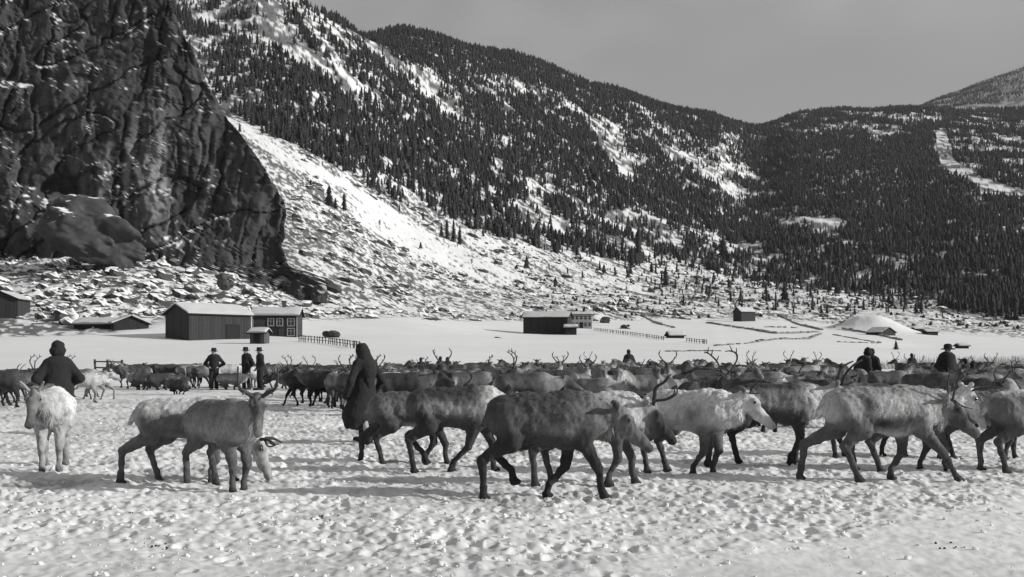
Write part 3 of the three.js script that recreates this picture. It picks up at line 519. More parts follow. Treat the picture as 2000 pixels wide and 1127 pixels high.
function boulder(label, px, py, d, sx, sy, sz, tilt, sd, tone = 1) {
  const t = thing('boulder', label, 'boulder', P(px, py, d), 0), g = boulderG(sd, 1, 26); { const p = g.attributes.position; for (let i = 0; i < p.count; i++) { const x = p.getX(i) * sx, y = p.getY(i) * sy, z = p.getZ(i) * sz, st = (w) => { const f = Math.floor(w * 3.5); return (f + sstep(0.4, 0.6, w * 3.5 - f)) / 3.5; }, n = 1 + 0.16 * st(fbm(x / 8, y / 6, z / 7 + sd, 2)) + 0.09 * fbm(x / 2.2, y / 2.2, z / 3 + sd, 5) - 0.03 * Math.exp(-Math.pow(noise(x / 5 + sd, y / 5, z / 5) / 0.06, 2)); p.setXYZ(i, p.getX(i) * n, p.getY(i) * n, p.getZ(i) * n); } }
  g.scale(sx, sy, sz); g.rotateZ(tilt); g.computeVertexNormals();
  const n = g.attributes.normal, c = g.attributes.color, p = g.attributes.position; for (let i = 0; i < n.count; i++) { const v = n.getY(i) > (sx > 12 ? 0.97 : 0.86) + 0.2 * noise(p.getX(i) / 3, p.getZ(i) / 3, sd) ? 0.72 : (0.055 + 0.035 * fbm(p.getX(i) / 2.5, p.getY(i) / 5, sd + 0.5, 4) + 0.02 * noise(p.getX(i) / 0.5, p.getY(i) / 0.9, sd)) * tone; c.setXYZ(i, v, v, v); }
  part(t, 'rock', g, rockMat);
}
boulder('huge pale rounded boulder leaning against the cliff above the scree', 180, 455, 274, 15.5, 6.6, 9, -0.40, 1.3, 0.95);
boulder('dark slab at the right foot of the cliff', 610, 545, 318, 8.5, 1.6, 4, -0.42, 7.7, 0.8);
boulder('dark square block in the scree above the large barn', 440, 548, 262, 2.6, 2.0, 2, 0.1, 5.1);
boulder('dark rounded rock by the slope right of the white house', 1181, 629, 395, 2.1, 1.5, 2, 0, 9.2, 0.8);
boulder('snow-topped low rock, farther right of the white house', 1220, 639, 350, 2.0, 0.9, 1.6, 0, 4.2);
boulder('dark rock in the field right of the log house', 648, 652, 192, 1.2, 0.7, 1, 0, 6.3, 0.8);
boulder('pair-like dark rock at the foot of the scree before the chute', 838, 628, 300, 2.6, 0.9, 1.6, 0.05, 8.4, 0.8);
boulder('small dark rock alone on the snow left of the broad black barn', 972, 661, 226, 0.8, 0.45, 0.6, 0, 2.9, 0.8);
{ // the bank of dry reeds beyond the right end of the herd
  const mats = [], M = new THREE.Matrix4(), Q = new THREE.Quaternion(), E = new THREE.Euler();
  for (let k = 0; k < 2300; k++) { const px = 1690 + 340 * Math.pow(rnd(), 0.7), d = rr(92, 118), q = standAt(px, d), h = rr(0.55, 1.35) * (px < 1760 ? 0.6 : 1); const keep = 0.35 + 0.65 * clamp(0.5 + noise(q.x * 0.35, q.z * 0.35)); if (rnd() > keep) continue; M.compose(q, Q.setFromEuler(E.set(rr(-0.12, 0.12), rr(0, 6), rr(-0.12, 0.12))), new THREE.Vector3(1, h, 1)); mats.push(M.clone()); }
  const g = new THREE.ConeGeometry(0.035, 1, 4); g.translate(0, 0.5, 0); g.deleteAttribute('uv');
  scatter('reeds', g, mat(0.27), mats, 'bank of dry reeds standing out of the snow beyond the herd', 'reeds');
}

// ---------------------------------------------------------------- bodies: one continuous skin over tapered bones
// bone: {a:[x,y,z], b:[x,y,z], ra, rb, k (blend), q (sideways squash), g (tone group)}
function skin(bones, cell, rough = 0, fseed = 0) {
  const lo = [1e9, 1e9, 1e9], hi = [-1e9, -1e9, -1e9];
  for (const o of bones) for (let c = 0; c < 3; c++) { lo[c] = Math.min(lo[c], o.a[c] - o.ra, o.b[c] - o.rb); hi[c] = Math.max(hi[c], o.a[c] + o.ra, o.b[c] + o.rb); }
  for (let c = 0; c < 3; c++) { lo[c] -= cell * 2.5 + rough; hi[c] += cell * 2.5 + rough; }
  const n = [0, 1, 2].map((c) => Math.ceil((hi[c] - lo[c]) / cell) + 1), [nx, ny, nz] = n, Fd = new Float32Array(nx * ny * nz).fill(1);
  const reach = 0.10 + cell * 2;
  for (const o of bones) {
    const q = o.q || 1, k = Math.max(o.k || 0.04, 1e-3), ax = o.a[0], ay = o.a[1], az = o.a[2] * q, bx = o.b[0] - ax, by = o.b[1] - ay, bz = o.b[2] * q - az, L2 = bx * bx + by * by + bz * bz || 1e-9, R = Math.max(o.ra, o.rb) + reach;
    const i0 = [], i1 = []; for (let c = 0; c < 3; c++) { i0.push(Math.max(0, Math.floor((Math.min(o.a[c], o.b[c]) - R - lo[c]) / cell))); i1.push(Math.min(n[c] - 1, Math.ceil((Math.max(o.a[c], o.b[c]) + R - lo[c]) / cell))); }
    for (let z = i0[2]; z <= i1[2]; z++) for (let y = i0[1]; y <= i1[1]; y++) for (let x = i0[0]; x <= i1[0]; x++) {
      const px = lo[0] + x * cell - ax, py = lo[1] + y * cell - ay, pz = (lo[2] + z * cell) * q - az, t = clamp((px * bx + py * by + pz * bz) / L2), dx = px - bx * t, dy = py - by * t, dz = pz - bz * t;
      let d = Math.sqrt(dx * dx + dy * dy + dz * dz) - (o.ra + (o.rb - o.ra) * t); if (q > 1) d *= lerp(1, 1 / q, Math.abs(dz) / (Math.sqrt(dx * dx + dy * dy + dz * dz) + 1e-6));
      const id = (z * ny + y) * nx + x, f = Fd[id], h = clamp(0.5 + 0.5 * (f - d) / k); Fd[id] = f + (d - f) * h - k * h * (1 - h);
    }
  }
  if (rough) for (let z = 0; z < nz; z++) for (let y = 0; y < ny; y++) for (let x = 0; x < nx; x++) { const id = (z * ny + y) * nx + x; if (Math.abs(Fd[id]) < 0.06) { const X = lo[0] + x * cell, Y = lo[1] + y * cell, Z = lo[2] + z * cell; Fd[id] += rough * (noise(X * 22 + fseed, Y * 16, Z * 22) + 0.7 * noise(X * 45, Y * 30 + fseed, Z * 45)); } }
  // surface nets
  const vid = new Int32Array(nx * ny * nz).fill(-1), pos = [], idx = [], C = [];
  for (let i = 0; i < 8; i++) C.push([i & 1, (i >> 1) & 1, (i >> 2) & 1]);
  const ED = [[0, 1], [2, 3], [4, 5], [6, 7], [0, 2], [1, 3], [4, 6], [5, 7], [0, 4], [1, 5], [2, 6], [3, 7]], v = new Float32Array(8);
  for (let z = 0; z < nz - 1; z++) for (let y = 0; y < ny - 1; y++) for (let x = 0; x < nx - 1; x++) {
    let m = 0; const id = (z * ny + y) * nx + x;
    for (let i = 0; i < 8; i++) { v[i] = Fd[id + C[i][0] + C[i][1] * nx + C[i][2] * nx * ny]; if (v[i] < 0) m |= 1 << i; }
    if (m === 0 || m === 255) continue;
    let sx = 0, sy = 0, sz = 0, c = 0;
    for (const [a, b] of ED) if (((m >> a) & 1) !== ((m >> b) & 1)) { const t = v[a] / (v[a] - v[b]); sx += lerp(C[a][0], C[b][0], t); sy += lerp(C[a][1], C[b][1], t); sz += lerp(C[a][2], C[b][2], t); c++; }
    vid[id] = pos.length / 3; pos.push(lo[0] + (x + sx / c) * cell, lo[1] + (y + sy / c) * cell, lo[2] + (z + sz / c) * cell);
  }
  const S = [1, nx, nx * ny];
  for (let z = 1; z < nz - 1; z++) for (let y = 1; y < ny - 1; y++) for (let x = 1; x < nx - 1; x++) {
    const id = (z * ny + y) * nx + x;
    for (let c = 0; c < 3; c++) {
      const s0 = Fd[id] < 0, s1 = Fd[id + S[c]] < 0; if (s0 === s1) continue;
      const u = S[(c + 1) % 3], w = S[(c + 2) % 3], a = vid[id], b = vid[id - u], e = vid[id - u - w], f = vid[id - w];
      if (s0) idx.push(a, b, e, a, e, f); else idx.push(a, e, b, a, f, e);
    }
  }
  return geoOf(pos, idx);
}
function segDist(p, o) { const q = o.q || 1, ax = o.a[0], ay = o.a[1], az = o.a[2] * q, bx = o.b[0] - ax, by = o.b[1] - ay, bz = o.b[2] * q - az, px = p[0] - ax, py = p[1] - ay, pz = p[2] * q - az, t = clamp((px * bx + py * by + pz * bz) / (bx * bx + by * by + bz * bz || 1e-9)); return Math.hypot(px - bx * t, py - by * t, pz - bz * t) - (o.ra + (o.rb - o.ra) * t); }
function paint(g, bones, tone, soft = 0.03) {
  const p = g.attributes.position, c = new Float32Array(p.count * 3);
  for (let i = 0; i < p.count; i++) {
    const q = [p.getX(i), p.getY(i), p.getZ(i)]; let sw = 0, sv = 0; const best = {};
    for (const o of bones) { const d = segDist(q, o); if (!(o.g in best) || d < best[o.g]) best[o.g] = d; }
    let m = 1e9; for (const k in best) m = Math.min(m, best[k]);
    for (const k in best) { const w = Math.exp(-(best[k] - m) / soft); if (w > 0.02) { sw += w; sv += w * tone(k, q); } }
    c[i * 3] = c[i * 3 + 1] = c[i * 3 + 2] = Math.max(0.008, sv / sw);
  }
  g.setAttribute('color', new THREE.BufferAttribute(c, 3)); return g;
}
// winter coat: many fine tufts lying along the body, longest under the neck
function furG(g, bones, count, sd, toneOf) {
  const keep = seed; seed = sd * 7919 + 13; const p = g.attributes.position, c = g.attributes.color, ix = g.index.array, nt = ix.length / 3, cum = new Float32Array(nt);
  const A = new THREE.Vector3(), B = new THREE.Vector3(), C = new THREE.Vector3(), N = new THREE.Vector3(), U = new THREE.Vector3(), W = new THREE.Vector3(); let s = 0;
  for (let i = 0; i < nt; i++) { A.fromBufferAttribute(p, ix[i * 3]); B.fromBufferAttribute(p, ix[i * 3 + 1]).sub(A); C.fromBufferAttribute(p, ix[i * 3 + 2]).sub(A); s += B.cross(C).length(); cum[i] = s; }
  const pos = [], col = [], idx = [];
  for (let k = 0; k < count; k++) {
    const q = rnd() * s; let lo = 0, hi = nt - 1; while (lo < hi) { const m = (lo + hi) >> 1; if (cum[m] < q) lo = m + 1; else hi = m; }
    const i0 = ix[lo * 3]; A.fromBufferAttribute(p, i0); B.fromBufferAttribute(p, ix[lo * 3 + 1]).sub(A); C.fromBufferAttribute(p, ix[lo * 3 + 2]).sub(A); N.copy(B).cross(C).normalize(); let a = rnd(), b = rnd(); if (a + b > 1) { a = 1 - a; b = 1 - b; } A.addScaledVector(B, a).addScaledVector(C, b);
    let best = 1e9, gr = ''; const pt = [A.x, A.y, A.z]; for (const o of bones) { const d = segDist(pt, o); if (d < best) { best = d; gr = o.g; } }
    const len = { trunk: 0.034, thigh: 0.028, tail: 0.06, neck: 0.042, mane: 0.095, leg: 0.016, head: 0.012, ear: 0.014, muzzle: 0, hoof: 0, eyelid: 0 }[gr]; if (!len) continue;
    const L = len * rr(0.6, 1.3); if (gr === 'leg' || gr === 'thigh') U.set(-0.25, -1, 0); else if (gr === 'mane') U.set(-0.1, -1, 0); else U.set(-1, -0.55 - 0.5 * rnd(), 0);
    U.x += rr(-0.3, 0.3); U.z += rr(-0.3, 0.3); U.addScaledVector(N, -U.dot(N)); if (U.lengthSq() < 0.05) continue; U.normalize(); W.copy(U).cross(N).normalize();
    const w = rr(0.0030, 0.0060), up = L * rr(0.10, 0.30), e = pos.length / 3; A.addScaledVector(N, -0.004);
    pos.push(A.x - W.x * w, A.y - W.y * w, A.z - W.z * w, A.x + W.x * w, A.y + W.y * w, A.z + W.z * w, A.x + U.x * L + N.x * up, A.y + U.y * L + N.y * up, A.z + U.z * L + N.z * up);
    const v = c.getX(i0) * rr(0.6, 1.55); for (let m = 0; m < 3; m++) { const z = v * (m === 2 ? 1.15 : 0.95); col.push(z, z, z); } idx.push(e, e + 1, e + 2);
  }
  seed = keep; return geoOf(pos, idx, col);
}
const hairMat2 = new THREE.MeshStandardMaterial({ vertexColors: true, roughness: 1, side: THREE.DoubleSide });
const furMat = (tint = 1) => new THREE.MeshPhysicalMaterial({ color: grey(tint), vertexColors: true, roughness: 1, sheen: 0.14, sheenRoughness: 0.7, sheenColor: grey(0.6) });

// a reindeer, nose towards +x, standing 1.07 m at the back
// feet: [near front, far front, near hind, far hind] as [x, lift]; near is +z, towards the camera when it walks to the right
function reindeerBones(o) {
  const B = [], add = (g, a, b, ra, rb, k = 0.05, q = 1) => B.push({ a, b, ra, rb, k, q, g });
  const bx = o.bodyLen || 1, fat = o.fat || 1, zs = 0.125;
  const X = (x) => x * bx;
  add('trunk', [X(-0.50), 0.815, 0], [X(-0.22), 0.80, 0], 0.200 * fat, 0.232 * fat, 0.06, 1.12);
  add('trunk', [X(-0.22), 0.80, 0], [X(0.16), 0.775, 0], 0.232 * fat, 0.262 * fat, 0.06, 1.15);
  add('trunk', [X(0.16), 0.775, 0], [X(0.42), 0.79, 0], 0.262 * fat, 0.205 * fat, 0.06, 1.18);
  add('trunk', [X(0.22), 0.93, 0], [X(0.38), 0.95, 0], 0.125, 0.105, 0.08);               // withers
  add('trunk', [X(-0.56), 0.86, 0], [X(-0.38), 0.905, 0], 0.10, 0.115, 0.08);               // croup
  add('tail', [X(-0.69), 0.86, 0], [X(-0.74), 0.74, 0], 0.035, 0.028, 0.03);
  const fx = [X(0.36), X(0.36), X(-0.53), X(-0.53)];
  for (let i = 0; i < 4; i++) {
    const s = i % 2 ? -1 : 1, [dx, lift] = o.feet[i], F0 = [fx[i] + dx, 0.035 + (lift || 0), s * (i < 2 ? 0.095 : zs)];
    const ext = Math.hypot(dx, 1);
    if (i < 2) {
      const sh = [X(0.37), 0.76, s * 0.10], el = [X(0.30) + 0.22 * dx, 0.565, s * 0.105], ca = [F0[0] - 0.44 * dx + 0.025 + (lift ? 0.10 : 0), 0.315 + (lift || 0) * 0.55, s * 0.10], fe = [F0[0] - 0.015 - 0.12 * dx - (lift ? 0.03 : 0), F0[1] + 0.10, F0[2]];
      add('thigh', sh, el, 0.135, 0.088, 0.06); add('leg', el, ca, 0.078, 0.048, 0.04); add('leg', ca, fe, 0.043, 0.030, 0.02); add('leg', fe, F0, 0.032, 0.040, 0.02); add('hoof', F0, [F0[0] + 0.05, F0[1] - 0.012, F0[2]], 0.040, 0.024, 0.02);
    } else {
      const hip = [X(-0.47), 0.78, s * 0.09], st = [X(-0.36) + 0.34 * dx, 0.585, s * 0.115], ho = [F0[0] - 0.085 - 0.36 * dx - (lift ? 0.10 : 0), 0.40 + (lift || 0) * 0.4, s * 0.12], fe = [F0[0] - 0.02 - 0.10 * dx, F0[1] + 0.10, F0[2]];
      add('thigh', hip, st, 0.165, 0.118, 0.06); add('leg', st, ho, 0.094, 0.052, 0.035); add('leg', ho, fe, 0.045, 0.031, 0.02); add('leg', fe, F0, 0.033, 0.041, 0.02); add('hoof', F0, [F0[0] + 0.05, F0[1] - 0.012, F0[2]], 0.040, 0.024, 0.02);
    }
  }
  // neck and head: poll = back of the head, pitch below level, yaw to the side (+z)
  const [hx, hy, hz] = o.poll, pt = o.pitch, yw = o.yaw || 0, dir = [Math.cos(pt) * Math.cos(yw), -Math.sin(pt), Math.cos(pt) * Math.sin(yw)], up = [Math.sin(pt) * Math.cos(yw), Math.cos(pt), Math.sin(pt) * Math.sin(yw)], side = [-Math.sin(yw), 0, Math.cos(yw)];
  const H = (f, u, s) => [hx + dir[0] * f + up[0] * u + side[0] * s, hy + dir[1] * f + up[1] * u + side[1] * s, hz + dir[2] * f + up[2] * u + side[2] * s];
  const nb = [X(0.44), 0.865, 0], nm = [(nb[0] + hx) / 2 + 0.01, (nb[1] + hy) / 2 - 0.045, hz * 0.4];
  add('neck', nb, nm, 0.165, 0.112, 0.06, 1.2); add('neck', nm, H(0.0, -0.02, 0), 0.112, 0.084, 0.04, 1.1);
  add('mane', [X(0.50), 0.72, 0], [nm[0] + 0.03, nm[1] - 0.12, nm[2]], 0.10, 0.070, 0.07); add('mane', [nm[0] + 0.03, nm[1] - 0.12, nm[2]], H(0.05, -0.11, 0), 0.070, 0.042, 0.05);
  add('head', H(-0.01, -0.005, 0), H(0.13, -0.025, 0), 0.080, 0.082, 0.03, 1.15); add('head', H(0.13, -0.02, 0), H(0.385, -0.055, 0), 0.070, 0.050, 0.03, 1.12); add('muzzle', H(0.385, -0.055, 0), H(0.455, -0.066, 0), 0.054, 0.050, 0.02);
  add('head', H(0.08, -0.085, 0), H(0.33, -0.10, 0), 0.048, 0.036, 0.03);                   // jaw
  add('head', H(0.02, 0.050, 0), H(0.15, 0.035, 0), 0.042, 0.036, 0.03);                    // brow
  for (const s of [-1, 1]) { add('ear', H(-0.03, 0.03, s * 0.06), H(-0.075, 0.055, s * 0.150), 0.022, 0.030, 0.012); add('ear', H(-0.075, 0.055, s * 0.150), H(-0.10, 0.06, s * 0.215), 0.030, 0.008, 0.01); add('head', H(0.10, 0.036, s * 0.060), H(0.13, 0.032, s * 0.060), 0.025, 0.023, 0.012); add('eyelid', H(0.118, 0.018, s * 0.070), H(0.138, 0.014, s * 0.068), 0.020, 0.018, 0.008); add('muzzle', H(0.475, -0.045, s * 0.026), H(0.485, -0.055, s * 0.026), 0.014, 0.012, 0.01); }
  return { B, H };
}
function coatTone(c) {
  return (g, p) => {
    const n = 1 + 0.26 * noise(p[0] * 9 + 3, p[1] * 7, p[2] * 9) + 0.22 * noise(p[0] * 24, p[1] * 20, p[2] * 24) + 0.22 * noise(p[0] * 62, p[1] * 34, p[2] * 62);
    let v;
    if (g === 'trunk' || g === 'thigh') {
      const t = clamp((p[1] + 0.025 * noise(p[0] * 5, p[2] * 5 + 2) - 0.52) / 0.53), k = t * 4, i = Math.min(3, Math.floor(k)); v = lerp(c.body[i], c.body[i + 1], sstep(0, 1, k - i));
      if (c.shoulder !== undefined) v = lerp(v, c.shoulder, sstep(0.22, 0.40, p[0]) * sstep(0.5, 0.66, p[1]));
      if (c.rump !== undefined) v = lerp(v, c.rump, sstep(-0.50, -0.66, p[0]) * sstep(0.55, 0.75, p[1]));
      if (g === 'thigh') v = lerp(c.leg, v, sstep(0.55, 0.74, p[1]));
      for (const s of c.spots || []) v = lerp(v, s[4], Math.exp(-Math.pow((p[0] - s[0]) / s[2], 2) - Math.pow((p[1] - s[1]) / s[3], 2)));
    } else if (g === 'leg') v = lerp(c.leg, c.thigh ?? c.leg, sstep(0.35, 0.6, p[1]));
    else if (g === 'hoof') v = 0.02; else if (g === 'eyelid') v = Math.min(0.05, c.head * 0.35); else if (g === 'tail') v = c.tail ?? 0.55; else if (g === 'neck') v = c.neck; else if (g === 'mane') v = c.mane ?? c.neck; else if (g === 'muzzle') v = c.muzzle ?? 0.05; else if (g === 'ear') v = c.ear ?? c.head; else v = c.head;
    return v * n;
  };
}
const hornMat = mat(0.045), paleHornMat = mat(0.30), eyeMat = new THREE.MeshStandardMaterial({ color: grey(0.01), roughness: 0.15 });
const ANTLERS = { // points from the crown of the head, forward / up / side, as main beam and tines
  spike: [[[0, 0, 0.05], [-0.04, 0.10, 0.09], [-0.02, 0.20, 0.13]], [[0.01, 0.02, 0.05], [0.06, 0.07, 0.06]]],
  fork: [[[0, 0, 0.05], [-0.07, 0.13, 0.11], [-0.10, 0.27, 0.19], [-0.02, 0.38, 0.22]], [[-0.06, 0.12, 0.10], [0.05, 0.17, 0.10], [0.10, 0.24, 0.10]], [[-0.10, 0.27, 0.19], [-0.19, 0.33, 0.20]]],
  tall: [[[0, 0, 0.05], [-0.10, 0.16, 0.13], [-0.20, 0.36, 0.24], [-0.16, 0.58, 0.30], [-0.02, 0.74, 0.28]], [[0, 0.03, 0.06], [0.12, 0.09, 0.06], [0.20, 0.18, 0.07]], [[-0.18, 0.32, 0.22], [-0.28, 0.42, 0.22]], [[-0.17, 0.52, 0.29], [-0.26, 0.66, 0.27]], [[-0.10, 0.67, 0.29], [-0.14, 0.80, 0.24]]],
  thin: [[[0, 0, 0.05], [-0.05, 0.14, 0.12], [-0.03, 0.30, 0.17], [0.03, 0.40, 0.16]], [[0, 0.02, 0.05], [0.08, 0.07, 0.05], [0.13, 0.14, 0.05]]],
};
function antlerG(kind, H, s, size = 1, thick = 1, sides = 5) {
  const beams = Array.isArray(kind) ? kind : ANTLERS[kind];
  return merge(beams.map((b, i) => tubeG(b.map(([f, u, w]) => H(0.02 + f * size, 0.06 + u * size, s * w * (w === 0 ? 1 : 1) * (0.7 + 0.3 * size))), i ? [0.015 * thick, 0.007 * thick] : [0.022 * thick, 0.017 * thick, 0.009 * thick], sides, (b.length - 1) * 3)));
}
function reindeerParts(root, o, cell, rough) {
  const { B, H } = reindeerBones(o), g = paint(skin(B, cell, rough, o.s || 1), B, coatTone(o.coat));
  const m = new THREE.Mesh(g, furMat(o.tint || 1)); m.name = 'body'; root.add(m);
  if (o.fur) { const f = new THREE.Mesh(furG(g, B, o.fur, o.s || 1), hairMat2); f.name = 'fur'; f.userData.kind = 'stuff'; root.add(f); }
  if (o.antler) for (const s of o.oneAntler ? [1] : [1, -1]) { const a = new THREE.Mesh(antlerG(o.antler, H, s, (o.antlerSize || 1) * (s < 0 ? 0.94 : 1), o.antlerThick || 1, cell > 0.02 ? 4 : 6), o.paleHorn ? paleHornMat : hornMat); a.name = 'antler'; root.add(a); }
  if (cell < 0.02) for (const s of [-1, 1]) { const e = new THREE.SphereGeometry(0.017, 10, 8), p = H(0.125, 0.022, s * 0.082); e.translate(...p); const q = new THREE.Mesh(e, eyeMat); q.name = 'eye'; root.add(q); }
  return shade(root);
}

